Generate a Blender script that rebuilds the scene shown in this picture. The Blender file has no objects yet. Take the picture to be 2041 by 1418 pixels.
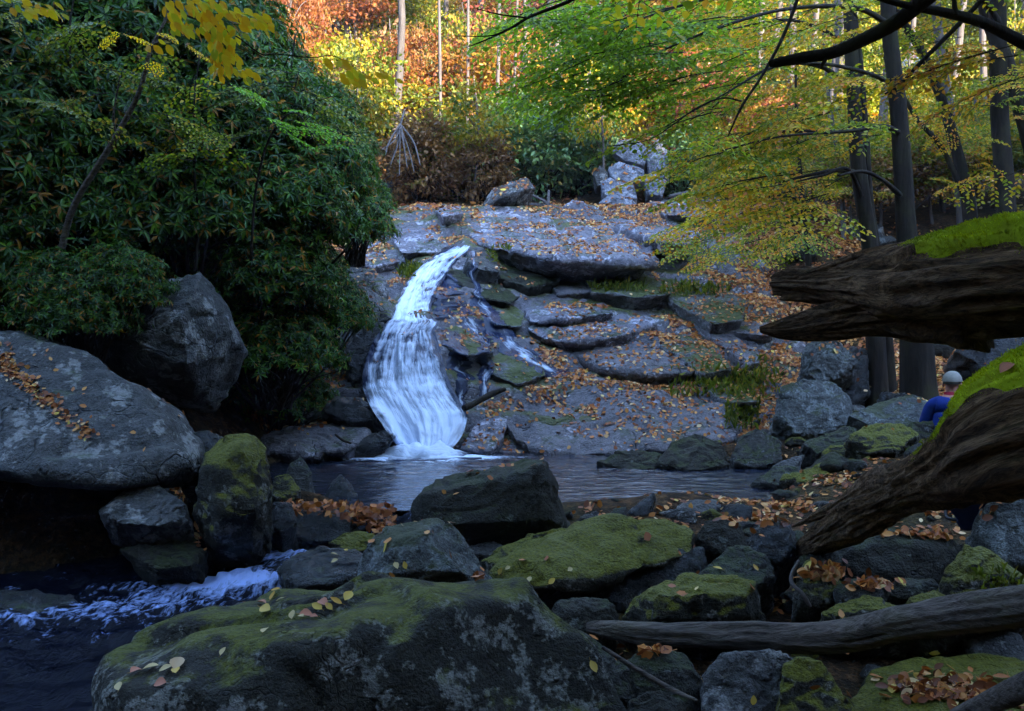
EXPO = 4.05
HAZE = 0.0007
import bpy, bmesh, math, random
import numpy as np
from mathutils import Vector, Matrix, Quaternion
from mathutils.bvhtree import BVHTree

random.seed(7)
rng = np.random.default_rng(11)
scn = bpy.context.scene
COL = scn.collection
R = math.radians

# ---------------------------------------------------------------- camera model
FPX, CX, CY = 1960.0, 1020.5, 709.0
PITCH = R(2.0)
CAM = np.array([0.0, 0.0, 1.6])
CP, SP = math.cos(PITCH), math.sin(PITCH)

def ray(px, py):
    a = (px - CX) / FPX
    b = -(py - CY) / FPX
    return np.array([a, CP + b * SP, -SP + b * CP])      # unit depth along the view axis

def P(px, py, d):
    """a place seen at this spot of the photograph, d metres away"""
    return CAM + ray(px, py) * d

# ---------------------------------------------------------------- noise
def _hash(ix, iy, iz, seed):
    h = (ix * 374761393 + iy * 668265263 + iz * 2147483647 + seed * 974634211) & 0xFFFFFFFF
    h = ((h ^ (h >> 13)) * 1274126177) & 0xFFFFFFFF
    h = ((h ^ (h >> 16)) * 2246822519) & 0xFFFFFFFF
    return ((h ^ (h >> 15)) & 0xFFFFFF) / float(0xFFFFFF)

def vnoise(p, seed=0):
    p = np.asarray(p, dtype=np.float64)
    i = np.floor(p).astype(np.int64)
    f = p - i
    u = f * f * f * (f * (f * 6 - 15) + 10)
    r = 0
    for dx in (0, 1):
        wx = u[:, 0] if dx else 1 - u[:, 0]
        for dy in (0, 1):
            wy = u[:, 1] if dy else 1 - u[:, 1]
            for dz in (0, 1):
                wz = u[:, 2] if dz else 1 - u[:, 2]
                r = r + wx * wy * wz * _hash(i[:, 0] + dx, i[:, 1] + dy, i[:, 2] + dz, seed)
    return r * 2 - 1

def fbm(p, octaves=4, seed=0, gain=0.5, lac=2.03):
    p = np.asarray(p, dtype=np.float64)
    a, s, t = 1.0, 0.0, 0.0
    for k in range(octaves):
        s = s + a * vnoise(p + k * 17.3, seed + k)
        t += a
        a *= gain
        p = p * lac
    return s / t

def sstep(a, b, x):
    t = np.clip((x - a) / (b - a), 0, 1)
    return t * t * (3 - 2 * t)

# ---------------------------------------------------------------- object helpers
def tag(o, label=None, cat=None, group=None, kind=None):
    if label: o['label'] = label
    if cat: o['category'] = cat
    if group: o['group'] = group
    if kind: o['kind'] = kind
    return o

def empty(name, loc):
    o = bpy.data.objects.new(name, None)
    o.empty_display_size = 0.1
    COL.objects.link(o)
    o.location = [float(v) for v in loc]
    return o

def link(name, mesh, parent=None, loc=None):
    o = bpy.data.objects.new(name, mesh)
    COL.objects.link(o)
    if loc is not None: o.location = [float(v) for v in loc]
    if parent is not None: o.parent = parent
    return o

def copy_thing(o, loc=None, rotz=None, scale=None):
    c = o.copy(); COL.objects.link(c)
    if loc is not None: c.location = [float(v) for v in loc]
    if rotz is not None: c.rotation_euler.z = rotz
    if scale is not None: c.scale = scale if hasattr(scale, '__len__') else (scale,) * 3
    for ch in o.children:
        k = ch.copy(); COL.objects.link(k); k.parent = c
    return c

def np_mesh(name, V, polys, mats=(), midx=None, tint=None, uv=None, smooth=False):
    """polys: list of integer arrays (n,k)"""
    V = np.asarray(V, dtype=np.float32)
    polys = [np.asarray(q, dtype=np.int32) for q in polys if len(q)]
    me = bpy.data.meshes.new(name)
    me.vertices.add(len(V)); me.vertices.foreach_set('co', V.ravel())
    nl = sum(q.size for q in polys); nf = sum(len(q) for q in polys)
    me.loops.add(nl); me.polygons.add(nf)
    lv = np.concatenate([q.ravel() for q in polys])
    tot = np.concatenate([np.full(len(q), q.shape[1], np.int32) for q in polys])
    st = np.concatenate([[0], np.cumsum(tot)[:-1]]).astype(np.int32)
    me.loops.foreach_set('vertex_index', lv)
    me.polygons.foreach_set('loop_start', st)
    try: me.polygons.foreach_set('loop_total', tot)
    except Exception: pass
    for m in mats: me.materials.append(m)
    if midx is not None: me.polygons.foreach_set('material_index', np.asarray(midx, np.int32))
    if smooth: me.polygons.foreach_set('use_smooth', np.ones(nf, bool))
    me.update(calc_edges=True)
    if tint is not None:
        at = me.attributes.new('tint', 'FLOAT', 'FACE')
        at.data.foreach_set('value', np.asarray(tint, np.float32))
    if uv is not None:
        ul = me.uv_layers.new(name='flow')
        ul.data.foreach_set('uv', np.asarray(uv, np.float32)[lv].ravel())
    me.validate()
    return me

def read_mesh(me):
    n = len(me.vertices)
    v = np.empty(n * 3, np.float32); me.vertices.foreach_get('co', v)
    nn = np.empty(n * 3, np.float32); me.vertices.foreach_get('normal', nn)
    return v.reshape(-1, 3).astype(np.float64), nn.reshape(-1, 3).astype(np.float64)

BV, BF, BN = [], [], [0]                 # everything leaves may lie on
def to_bvh(me, loc=(0, 0, 0)):
    v, _ = read_mesh(me)
    BV.append(v + np.asarray(loc, float))
    off = BN[0]
    for p in me.polygons:
        BF.append(tuple(i + off for i in p.vertices))
    BN[0] += len(v)

class Geo:
    """collects tubes and leaves, one material slot each"""
    def __init__(s):
        s.V, s.Q, s.T, s.n = [], [], [], 0
        s.tq = []
    def add(s, V, Q, tint=None):
        s.V.append(V); s.Q.append(np.asarray(Q) + s.n); s.n += len(V)
        s.tq.append(np.zeros(len(Q)) if tint is None else np.asarray(tint))
    def mesh(s, name, mat, smooth=True):
        return np_mesh(name, np.concatenate(s.V), [np.concatenate(s.Q)], [mat], tint=np.concatenate(s.tq), smooth=smooth)

def tube_arrays(pts, rad, sides=8, disp=None, cap=True):
    pts = np.asarray(pts, float); rad = np.asarray(rad, float)
    n = len(pts)
    T = np.gradient(pts, axis=0); T /= np.linalg.norm(T, axis=1)[:, None] + 1e-9
    up = np.array([0.0, 0, 1]) if abs(T[0][2]) < 0.9 else np.array([1.0, 0, 0])
    u = np.cross(T[0], up); u /= np.linalg.norm(u)
    V = []
    ang = np.linspace(0, 2 * np.pi, sides, endpoint=False)
    s = np.concatenate([[0], np.cumsum(np.linalg.norm(np.diff(pts, axis=0), axis=1))])
    for i in range(n):
        u = u - T[i] * np.dot(u, T[i]); u /= np.linalg.norm(u) + 1e-9
        w = np.cross(T[i], u)
        r = np.full(sides, rad[i])
        if disp is not None: r = disp(s[i], ang, rad[i])
        V.append(pts[i] + np.outer(np.cos(ang) * r, u) + np.outer(np.sin(ang) * r, w))
    V = np.concatenate(V)
    a = np.arange(n - 1)[:, None] * sides; j = np.arange(sides)[None, :]; k = (j + 1) % sides
    Q = np.stack([a + j, a + k, a + sides + k, a + sides + j], -1).reshape(-1, 4)
    if cap:
        c0, c1 = len(V), len(V) + 1
        V = np.concatenate([V, pts[:1], pts[-1:]])
        jj = np.arange(sides); kk = (jj + 1) % sides
        e = (n - 1) * sides
        # quads with a doubled corner would be degenerate, so pair the fan
        h = sides // 2
        i2 = np.arange(h) * 2
        Q = np.concatenate([Q, np.stack([np.full(h, c0), (i2 + 2) % sides, i2 + 1, i2], -1),
                            np.stack([np.full(h, c1), e + i2, e + i2 + 1, e + (i2 + 2) % sides], -1)])
    return V, Q

def spline(pts, n):
    """Catmull-Rom through the points, any number of columns"""
    p = np.asarray(pts, float)
    p = np.vstack([2 * p[0] - p[1], p, 2 * p[-1] - p[-2]])
    m = len(p) - 3
    out = []
    for t in np.linspace(0, m - 1e-6, n):
        i = int(t); f = t - i
        a, b, c, d = p[i], p[i + 1], p[i + 2], p[i + 3]
        out.append(0.5 * (2 * b + (c - a) * f + (2 * a - 5 * b + 4 * c - d) * f * f + (3 * b - a - 3 * c + d) * f ** 3))
    return np.array(out)

def norm(a):
    return a / (np.linalg.norm(a, axis=-1, keepdims=True) + 1e-9)

def leaf_arrays(C, D, N, L, W, fold=0.12, droop=0.1):
    """pointed oval leaves folded along the midrib: 6 vertices, 2 quads each"""
    C, D, N = np.asarray(C, float), norm(np.asarray(D, float)), np.asarray(N, float)
    S = norm(np.cross(D, N)); N = np.cross(S, D)
    L = np.broadcast_to(L, (len(C),))[:, None]; W = np.broadcast_to(W, (len(C),))[:, None]
    base = C
    tip = C + D * L - N * L * droop
    def edge(t, s): return C + D * L * t + S * W * 0.5 * s + N * (W * fold)
    l1, l2, r1, r2 = edge(.3, 1), edge(.7, .8), edge(.3, -1), edge(.7, -.8)
    V = np.stack([base, l1, l2, tip, r2, r1], 1).reshape(-1, 3)
    b = np.arange(len(C))[:, None] * 6
    Q = np.concatenate([b + np.array([[0, 1, 2, 3]]), b + np.array([[0, 3, 4, 5]])], 1).reshape(-1, 4)
    return V, Q

def fine_leaf_arrays(C, D, N, L, W, fold=0.1, droop=0.15, curl=0.0):
    """a smoother leaf outline for leaves seen close up: 11 vertices"""
    C, D, N = np.asarray(C, float), norm(np.asarray(D, float)), np.asarray(N, float)
    S = norm(np.cross(D, N)); N = np.cross(S, D)
    L = np.broadcast_to(L, (len(C),))[:, None]; W = np.broadcast_to(W, (len(C),))[:, None]
    ts = [0, .12, .32, .55, .78, .92, 1.0]; ws = [.04, .5, .95, 1.0, .66, .28, .0]
    cols = []
    for t, w_ in zip(ts, ws):
        mid = C + D * L * t - N * L * droop * t * t
        for sd_ in (-1, 0, 1):
            cols.append(mid + S * W * .5 * w_ * sd_ + N * W * (fold * abs(sd_) * w_))
    V = np.stack(cols, 1).reshape(-1, 3)
    f = []
    for i in range(len(ts) - 1):
        for j in (0, 1): f.append([3 * i + j, 3 * i + j + 1, 3 * i + 4 + j, 3 * i + 3 + j])
    b = np.arange(len(C))[:, None, None] * 21
    return V, (b + np.array(f)[None]).reshape(-1, 4)

def rand_dirs(n):
    v = rng.normal(size=(n, 3)); return norm(v)

def modifier_mesh(me, mods):
    o = bpy.data.objects.new('tmp', me); COL.objects.link(o)
    for typ, kw in mods:
        m = o.modifiers.new(typ, typ)
        for k, v in kw.items(): setattr(m, k, v)
    dg = bpy.context.evaluated_depsgraph_get()
    out = bpy.data.meshes.new_from_object(o.evaluated_get(dg), depsgraph=dg)
    bpy.data.objects.remove(o)
    return out
# ---------------------------------------------------------------- materials
def new_mat(name):
    m = bpy.data.materials.new(name); m.use_nodes = True
    nt = m.node_tree; nt.nodes.clear()
    return m, nt
class NB:
    def __init__(s, nt): s.nt = nt
    def n(s, typ, **kw):
        nd = s.nt.nodes.new(typ)
        for k, v in kw.items():
            if k.startswith('i_'):
                key = k[2:]
                key = int(key) if key.isdigit() else key.replace('_', ' ')
                nd.inputs[key].default_value = v
            else: setattr(nd, k, v)
        return nd
    def l(s, a, ao, b, bi): s.nt.links.new(a.outputs[ao], b.inputs[bi])
    def noise(s, co, scale, detail=4, rough=.55, dist=0.0):
        nd = s.n('ShaderNodeTexNoise'); nd.inputs['Scale'].default_value = scale
        nd.inputs['Detail'].default_value = detail; nd.inputs['Roughness'].default_value = rough
        nd.inputs['Distortion'].default_value = dist
        s.nt.links.new(co, nd.inputs['Vector']); return nd.outputs['Fac']
    def ramp(s, fac, stops, interp='LINEAR'):
        nd = s.n('ShaderNodeValToRGB'); cr = nd.color_ramp; cr.interpolation = interp
        while len(cr.elements) < len(stops): cr.elements.new(0.5)
        for e, (p, c) in zip(cr.elements, stops):
            e.position = p; e.color = tuple(c) + (1,) if len(c) == 3 else c
        s.nt.links.new(fac, nd.inputs['Fac']); return nd.outputs['Color']
    def mr(s, x, a, b, c=0.0, d=1.0):
        nd = s.n('ShaderNodeMapRange'); nd.clamp = True
        for k, v in (('From Min', a), ('From Max', b), ('To Min', c), ('To Max', d)): nd.inputs[k].default_value = v
        s.nt.links.new(x, nd.inputs['Value']); return nd.outputs['Result']
    def math(s, op, a, b):
        nd = s.n('ShaderNodeMath', operation=op)
        for i, v in enumerate((a, b)):
            if isinstance(v, (int, float)): nd.inputs[i].default_value = v
            else: s.nt.links.new(v, nd.inputs[i])
        return nd.outputs[0]
    def mix(s, f, a, b, mode='MIX'):
        nd = s.n('ShaderNodeMix', data_type='RGBA', blend_type=mode)
        for i, v in ((0, f), (6, a), (7, b)):
            if isinstance(v, (int, float)): nd.inputs[i].default_value = v
            elif isinstance(v, tuple): nd.inputs[i].default_value = v + (1,)
            else: s.nt.links.new(v, nd.inputs[i])
        return nd.outputs[2]
    def mapping(s, co, scale):
        nd = s.n('ShaderNodeMapping'); nd.inputs['Scale'].default_value = scale
        s.nt.links.new(co, nd.inputs['Vector']); return nd.outputs[0]

def finish(b, color, rough, height=None, bump=0.3, dist=0.02, spec=0.4):
    p = b.n('ShaderNodeBsdfPrincipled')
    nt = b.nt
    if isinstance(color, tuple): p.inputs['Base Color'].default_value = color + (1,)
    else: nt.links.new(color, p.inputs['Base Color'])
    if isinstance(rough, float): p.inputs['Roughness'].default_value = rough
    else: nt.links.new(rough, p.inputs['Roughness'])
    p.inputs['Specular IOR Level'].default_value = spec
    if height is not None:
        bm = b.n('ShaderNodeBump'); bm.inputs['Strength'].default_value = bump; bm.inputs['Distance'].default_value = dist
        nt.links.new(height, bm.inputs['Height']); nt.links.new(bm.outputs[0], p.inputs['Normal'])
    o = b.n('ShaderNodeOutputMaterial'); nt.links.new(p.outputs[0], o.inputs[0])
    return p

def rock_mat(name, dark, light, lichen=.3, lichen_col=(.34, .36, .36), moss=.3, moss_col=(.045, .065, .012), rough=.75, sc=1.0, spec=.35, strata=0.0):
    m, nt = new_mat(name); b = NB(nt)
    co = b.n('ShaderNodeTexCoord').outputs['Object']
    geo = b.n('ShaderNodeNewGeometry')
    sep = b.n('ShaderNodeSeparateXYZ'); nt.links.new(geo.outputs['Normal'], sep.inputs[0])
    nz = sep.outputs['Z']
    big = b.noise(co, 1.3 * sc, 5, .6)
    mid = b.noise(co, 6 * sc, 6, .65)
    fine = b.noise(co, 45 * sc, 3, .6)
    vein = b.noise(b.mapping(co, (1, 1, 4.0)), 3.5 * sc, 5, .6, .6)
    f = b.math('ADD', b.math('MULTIPLY', big, .5), b.math('MULTIPLY', mid, .5))
    c = b.ramp(f, [(.33, dark), (.52, tuple((a + q) / 2 for a, q in zip(dark, light))), (.68, light)])
    if strata:
        c = b.mix(b.mr(vein, .5, .62, 0, strata), c, tuple(v * .45 for v in dark))
    c = b.mix(b.mr(fine, .40, .62, .0, .55), c, tuple(v * .45 for v in dark))
    grain = b.noise(co, 170, 2, .6)
    c = b.mix(b.mr(grain, .42, .62, 0, .5), c, tuple(min(1, v * 1.35) for v in light))
    blot = b.noise(co, 13 * sc, 4, .7, .4)
    c = b.mix(b.mr(blot, .50, .60, 0, .5), c, tuple(v * .7 for v in dark))
    seam = b.n('ShaderNodeTexVoronoi', feature='DISTANCE_TO_EDGE'); seam.inputs['Scale'].default_value = 1.1 * sc
    wob = b.n('ShaderNodeVectorMath', operation='ADD'); nt.links.new(b.mapping(co, (1, 1, 2.2)), wob.inputs[0])
    nz_ = b.n('ShaderNodeTexNoise'); nz_.inputs['Scale'].default_value = 3 * sc; nt.links.new(co, nz_.inputs['Vector'])
    nt.links.new(nz_.outputs['Color'], wob.inputs[1]); nt.links.new(wob.outputs[0], seam.inputs['Vector'])
    sm = b.mr(seam.outputs['Distance'], .0, .022, 1, 0)
    sm = b.math('MULTIPLY', sm, b.mr(big, .45, .6, 0, .8))
    c = b.mix(sm, c, tuple(v * .3 for v in dark))
    if lichen:
        ln = b.math('ADD', b.math('MULTIPLY', b.noise(co, 4.2 * sc, 3, .5), .6), b.math('MULTIPLY', b.noise(co, 19 * sc, 3, .6), .4))
        lm = b.mr(ln, .62 - .2 * lichen, .68 - .2 * lichen, 0, .85)
        c = b.mix(lm, c, b.ramp(b.noise(co, 40 * sc, 2), [(.3, tuple(v * .62 for v in lichen_col)), (.7, lichen_col)]))
    if moss:
        mn = b.math('ADD', b.math('ADD', b.math('MULTIPLY', b.noise(co, 2.1 * sc, 5, .65), .8), b.math('MULTIPLY', b.noise(co, 22, 3, .7), .2)), b.math('MULTIPLY', nz, .34))
        mm = b.mr(mn, .88 - .36 * moss, .98 - .36 * moss, 0, .92)
        c = b.mix(mm, c, b.ramp(b.noise(co, 60, 2), [(.3, tuple(v * .45 for v in moss_col)), (.7, moss_col)]))
    h = b.math('ADD', b.math('SUBTRACT', b.math('MULTIPLY', mid, .9), b.math('MULTIPLY', sm, .5)), b.math('ADD', b.math('MULTIPLY', fine, .4), b.math('MULTIPLY', vein, .5)))
    rr = b.mr(big, .3, .7, rough - .15, min(1, rough + .12))
    finish(b, c, rr, h, 1.0, .07, spec)
    return m

M = {}
M['slope'] = rock_mat('slope_rock', (.028, .025, .028), (.20, .185, .21), .38, (.55, .53, .60), .42, (.08, .09, .008), rough=.6, sc=.8, strata=.5)
M['slab'] = rock_mat('slab_rock', (.050, .046, .054), (.26, .242, .29), .46, (.60, .58, .68), .2, rough=.6, sc=1.0, strata=.45)
M['slab_plain'] = rock_mat('smooth_slab_rock', (.055, .050, .056), (.20, .185, .205), .2, (.46, .45, .53), .12, rough=.6, sc=.8, strata=.25)
M['slab_moss'] = rock_mat('mossy_slab_rock', (.05, .05, .05), (.22, .22, .235), .35, (.42, .42, .44), .5, (.085, .10, .010), sc=1.0, strata=.3)
M['boulder'] = rock_mat('grey_boulder_rock', (.010, .010, .011), (.105, .102, .10), .46, (.33, .325, .32), .12, rough=.6)
M['front'] = rock_mat('lichen_front_rock', (.004, .004, .003), (.042, .038, .026), .50, (.31, .31, .28), .38, (.13, .14, .003), sc=1.7)
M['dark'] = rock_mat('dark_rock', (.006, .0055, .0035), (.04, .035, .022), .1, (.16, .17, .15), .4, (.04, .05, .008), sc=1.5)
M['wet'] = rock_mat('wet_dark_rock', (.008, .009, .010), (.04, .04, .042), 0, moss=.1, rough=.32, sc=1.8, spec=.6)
M['mossy'] = rock_mat('mossy_rock', (.006, .0055, .003), (.06, .053, .035), .36, (.30, .29, .26), .78, (.17, .165, .003), sc=1.6)
M['stone'] = rock_mat('bank_stone', (.008, .0075, .006), (.095, .09, .08), .25, (.26, .28, .29), .45, (.05, .065, .012), sc=2.2)
M['pale'] = rock_mat('pale_lichen_rock', (.03, .032, .03), (.15, .16, .16), .55, (.30, .33, .34), .4, (.05, .06, .012), sc=1.6)
M['outcrop'] = rock_mat('outcrop_rock', (.06, .062, .08), (.25, .26, .31), .45, (.42, .43, .5), .1, sc=.7, strata=.3)

def ground_mat():
    m, nt = new_mat('forest_floor'); b = NB(nt)
    co = b.n('ShaderNodeTexCoord').outputs['Object']
    big = b.noise(co, .5, 5, .6); mid = b.noise(co, 9, 5, .7); fine = b.noise(co, 30, 3, .7)
    c = b.ramp(b.math('ADD', b.math('MULTIPLY', mid, .6), b.math('MULTIPLY', fine, .4)),
               [(.3, (.008, .006, .004)), (.47, (.028, .017, .009)), (.56, (.09, .045, .017)), (.68, (.18, .10, .045))])
    c = b.mix(b.mr(big, .48, .66, 0, .7), c, b.ramp(fine, [(.3, (.012, .016, .006)), (.7, (.05, .055, .012))]))
    finish(b, c, .9, b.math('ADD', mid, fine), .9, .06, .15)
    return m
M['ground'] = ground_mat()

def bed_mat():
    m, nt = new_mat('stream_bed'); b = NB(nt)
    co = b.n('ShaderNodeTexCoord').outputs['Object']
    c = b.ramp(b.noise(co, 5, 5, .65), [(.3, (.006, .006, .006)), (.6, (.035, .03, .022)), (.75, (.07, .055, .035))])
    finish(b, c, .6, b.noise(co, 9, 5), .8, .05, .3)
    return m

def leaf_mat(name, stops, gloss=.35, rough=.45, trans=.4, tr_mul=1.4):
    m, nt = new_mat(name); b = NB(nt)
    at = b.n('ShaderNodeAttribute', attribute_name='tint')
    c = b.ramp(at.outputs['Fac'], stops)
    p = b.n('ShaderNodeBsdfPrincipled'); nt.links.new(c, p.inputs['Base Color'])
    p.inputs['Roughness'].default_value = rough; p.inputs['Specular IOR Level'].default_value = gloss
    o = b.n('ShaderNodeOutputMaterial')
    if trans:
        t = b.n('ShaderNodeBsdfTranslucent')
        tc = b.mix(1.0, c, (tr_mul, tr_mul, tr_mul * .8), 'MULTIPLY'); nt.links.new(tc, t.inputs['Color'])
        mx = b.n('ShaderNodeMixShader'); mx.inputs[0].default_value = trans
        nt.links.new(p.outputs[0], mx.inputs[1]); nt.links.new(t.outputs[0], mx.inputs[2])
        nt.links.new(mx.outputs[0], o.inputs[0])
    else: nt.links.new(p.outputs[0], o.inputs[0])
    return m
LM = {
 'rhodo': leaf_mat('rhododendron_leaf', [(0, (.011, .033, .006)), (.45, (.028, .082, .010)), (.75, (.062, .15, .012)), (.9, (.12, .19, .014)), (.93, (.20, .10, .010)), (1, (.32, .15, .015))], gloss=.16, rough=.28, trans=.25),
 'bush': leaf_mat('evergreen_bush_leaf', [(0, (.05, .11, .045)), (.5, (.09, .18, .06)), (.85, (.18, .26, .05)), (.95, (.25, .18, .04)), (1, (.3, .22, .04))], gloss=.5, rough=.35, trans=.25),
 'yellow': leaf_mat('yellow_leaf', [(0, (.22, .085, .012)), (.4, (.30, .155, .018)), (.75, (.34, .22, .03)), (1, (.18, .17, .025))], trans=.5),
 'orange': leaf_mat('orange_leaf', [(0, (.20, .055, .02)), (.4, (.30, .10, .03)), (.75, (.34, .16, .035)), (1, (.17, .13, .03))], trans=.5),
 'red': leaf_mat('red_leaf', [(0, (.22, .05, .03)), (.5, (.36, .10, .06)), (.8, (.40, .17, .07)), (1, (.20, .10, .05))], trans=.45),
 'rust': leaf_mat('rust_leaf', [(0, (.08, .04, .018)), (.4, (.20, .10, .035)), (.75, (.30, .16, .05)), (1, (.13, .14, .03))], trans=.35),
 'olive': leaf_mat('olive_leaf', [(0, (.05, .08, .008)), (.4, (.15, .19, .014)), (.75, (.30, .25, .018)), (1, (.44, .25, .02))], trans=.4),
 'green': leaf_mat('green_leaf', [(0, (.12, .20, .012)), (.4, (.22, .35, .018)), (.7, (.38, .44, .022)), (.88, (.60, .48, .03)), (1, (.65, .34, .03))], trans=.5),
 'gold': leaf_mat('gold_green_leaf', [(0, (.08, .14, .008)), (.35, (.20, .26, .012)), (.6, (.46, .38, .015)), (.85, (.66, .36, .02)), (1, (.60, .22, .03))], trans=.45),
 'sprig': leaf_mat('bright_yellow_leaf', [(0, (.80, .42, .012)), (.5, (.90, .64, .02)), (.8, (.85, .74, .03)), (1, (.45, .55, .03))], trans=.5),
 'lime': leaf_mat('bright_green_leaf', [(0, (.10, .24, .01)), (.6, (.16, .36, .02)), (1, (.3, .42, .03))], trans=.5),
 'litter': leaf_mat('fallen_leaf', [(0, (.10, .03, .012)), (.3, (.30, .085, .022)), (.6, (.50, .17, .035)), (.85, (.62, .29, .07)), (.95, (.68, .48, .26)), (1, (.65, .48, .07))], gloss=.3, rough=.5, trans=.12),
 'litter_yellow': leaf_mat('fallen_yellow_leaf', [(0, (.42, .18, .02)), (.35, (.55, .36, .04)), (.7, (.50, .40, .22)), (1, (.45, .17, .10))], gloss=.3, rough=.5, trans=.1),
}

def bark_mat(name, a, c2, moss=0.0, sx=14, sz=2.2, sy=None):
    m, nt = new_mat(name); b = NB(nt)
    co = b.n('ShaderNodeTexCoord').outputs['Object']
    f = b.noise(b.mapping(co, (sx, sy or sx, sz)), 1, 5, .65, .3)
    g = b.noise(co, 2.5, 4, .6)
    c = b.ramp(b.math('ADD', b.math('MULTIPLY', f, .65), b.math('MULTIPLY', g, .35)), [(.32, a), (.68, c2)])
    if moss: c = b.mix(b.mr(g, .5, .66, 0, moss), c, (.05, .06, .012))
    finish(b, c, .85, f, .8, .03, .2)
    return m
M['bark'] = bark_mat('dark_bark', (.004, .003, .0022), (.032, .023, .016), .25)
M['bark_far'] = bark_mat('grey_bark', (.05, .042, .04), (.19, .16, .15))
M['bark_pale'] = bark_mat('pale_bark', (.04, .034, .034), (.12, .105, .10))
M['twig'] = bark_mat('dark_twig', (.012, .009, .007), (.04, .03, .022))
M['deadwood'] = bark_mat('dead_wood', (.05, .042, .04), (.15, .125, .12))
M['driftwood'] = bark_mat('weathered_branch', (.012, .009, .008), (.22, .18, .155), .3, 2.5, 55, 55)

def log_mat():
    m, nt = new_mat('rotten_log_wood'); b = NB(nt)
    uv = b.n('ShaderNodeUVMap', uv_map='flow').outputs[0]
    f = b.noise(b.mapping(uv, (5.0, 24, 1)), 1, 7, .7, 1.6)
    g = b.noise(b.mapping(uv, (2.2, 5, 1)), 1, 4, .6)
    h = b.noise(b.mapping(uv, (26, 95, 1)), 1, 4, .7, .8)
    c = b.ramp(f, [(.30, (.012, .007, .004)), (.48, (.14, .078, .038)), (.66, (.40, .25, .14))])
    c = b.mix(b.mr(g, .5, .7, 0, .6), c, b.ramp(f, [(.3, (.03, .025, .022)), (.7, (.15, .13, .115))]))
    c = b.mix(b.mr(h, .48, .62, 0, .7), c, (.008, .005, .004))
    c = b.mix(b.mr(b.noise(b.mapping(uv, (3, 7, 1)), 1, 5, .7), .56, .70, 0, .7), c, (.05, .055, .010))
    finish(b, c, .85, b.math('ADD', f, b.math('MULTIPLY', h, .4)), 1.0, .04, .2)
    return m
M['log'] = log_mat()
def moss_mat():
    m, nt = new_mat('bright_moss'); b = NB(nt)
    at = b.n('ShaderNodeAttribute', attribute_name='tint')
    co = b.n('ShaderNodeTexCoord').outputs['Object']
    c = b.ramp(at.outputs['Fac'], [(0, (.18, .24, .003)), (.5, (.44, .54, .006)), (1, (.70, .76, .015))])
    c = b.mix(b.mr(b.noise(co, 9, 4), .45, .7, 0, .6), c, (.20, .20, .012))
    finish(b, c, .8, None, spec=.2)
    return m
M['moss'] = moss_mat()

def water_mat(name, tintc, rough, ripple, bump, sx=(1, 1, 1), foam=None):
    m, nt = new_mat(name); b = NB(nt)
    co = b.n('ShaderNodeTexCoord').outputs['Object']
    h = b.noise(b.mapping(co, sx), ripple, 4, .6, .4)
    p = finish(b, tintc, rough, h, bump, .06, .5)
    p.inputs['IOR'].default_value = 1.33
    p.inputs['Transmission Weight'].default_value = .0
    return m, b, p, co
def simple(name, col, rough=.7, spec=.3, noise=0.0, nsc=20):
    m, nt = new_mat(name); b = NB(nt)
    co = b.n('ShaderNodeTexCoord').outputs['Object']
    n1 = b.noise(co, nsc, 4)
    c = b.mix(b.mr(n1, .35, .7, 0, noise), col, tuple(v * .5 for v in col))
    finish(b, c, rough, n1, .4, .01, spec)
    return m
M['jacket'] = simple('blue_jacket_cloth', (.008, .03, .20), .8, .2, .6, 14)
M['trousers'] = simple('dark_trouser_cloth', (.03, .03, .035), .85, .2, .4)
M['skin'] = simple('skin', (.50, .22, .16), .6, .3, .2)
M['cap'] = simple('pale_cap_cloth', (.27, .255, .22), .85, .2, .4, 30)
M['scarf'] = simple('red_collar_cloth', (.45, .03, .06), .8, .2, .3)
M['hair'] = simple('brown_hair', (.05, .035, .025), .6, .3, .4, 60)
M['pack'] = simple('navy_pack_cloth', (.008, .014, .055), .7, .3, .4)
M['strap'] = simple('black_strap', (.012, .012, .014), .6, .3)
M['cap_blue'] = simple('blue_cap_cloth', (.03, .22, .55), .85, .2, .2)
M['shirt_pale'] = simple('pale_shirt_cloth', (.5, .52, .56), .85, .2, .2)
# ---------------------------------------------------------------- terrain
PF_F = np.array([(-20, -.5), (11.7, -.15), (11.95, .05), (12.35, .45), (12.95, 1.25), (13.4, 1.58), (14.2, 1.78), (15.4, 2.3), (16.6, 2.85), (18.5, 3.45), (20.5, 4.0), (23, 4.3), (24.5, 4.8), (80, 35)])
PF_N = np.array([(-20, -.5), (11.5, -.1), (12.1, .15), (13.3, .72), (14.3, 1.2), (15.5, 1.85), (17, 2.6), (18.5, 3.3), (20.5, 4.0), (23, 4.3), (24.5, 4.8), (80, 35)])
STREAM = np.array([(-.95, 9.0, 0), (-1.05, 8.3, -.02), (-1.35, 7.9, -.16), (-1.9, 7.3, -.24), (-2.6, 6.45, -.33), (-3.4, 5.7, -.4), (-5.0, 4.9, -.5), (-8, 4.2, -.7)])
SHW = np.array([.35, .4, .6, 1.05, 1.5, 1.9, 2.1, 2.0])

def stream_at(x, y):
    """signed closeness to the stream: (distance / half width, water level)"""
    best = np.full(x.shape, 1e9); lev = np.zeros(x.shape)
    for i in range(len(STREAM) - 1):
        a, c = STREAM[i], STREAM[i + 1]
        dx, dy = c[0] - a[0], c[1] - a[1]
        t = np.clip(((x - a[0]) * dx + (y - a[1]) * dy) / (dx * dx + dy * dy), 0, 1)
        d = np.hypot(x - a[0] - t * dx, y - a[1] - t * dy) / (SHW[i] + t * (SHW[i + 1] - SHW[i]))
        w = d < best
        best = np.where(w, d, best); lev = np.where(w, a[2] + t * (c[2] - a[2]), lev)
    return best, lev

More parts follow.
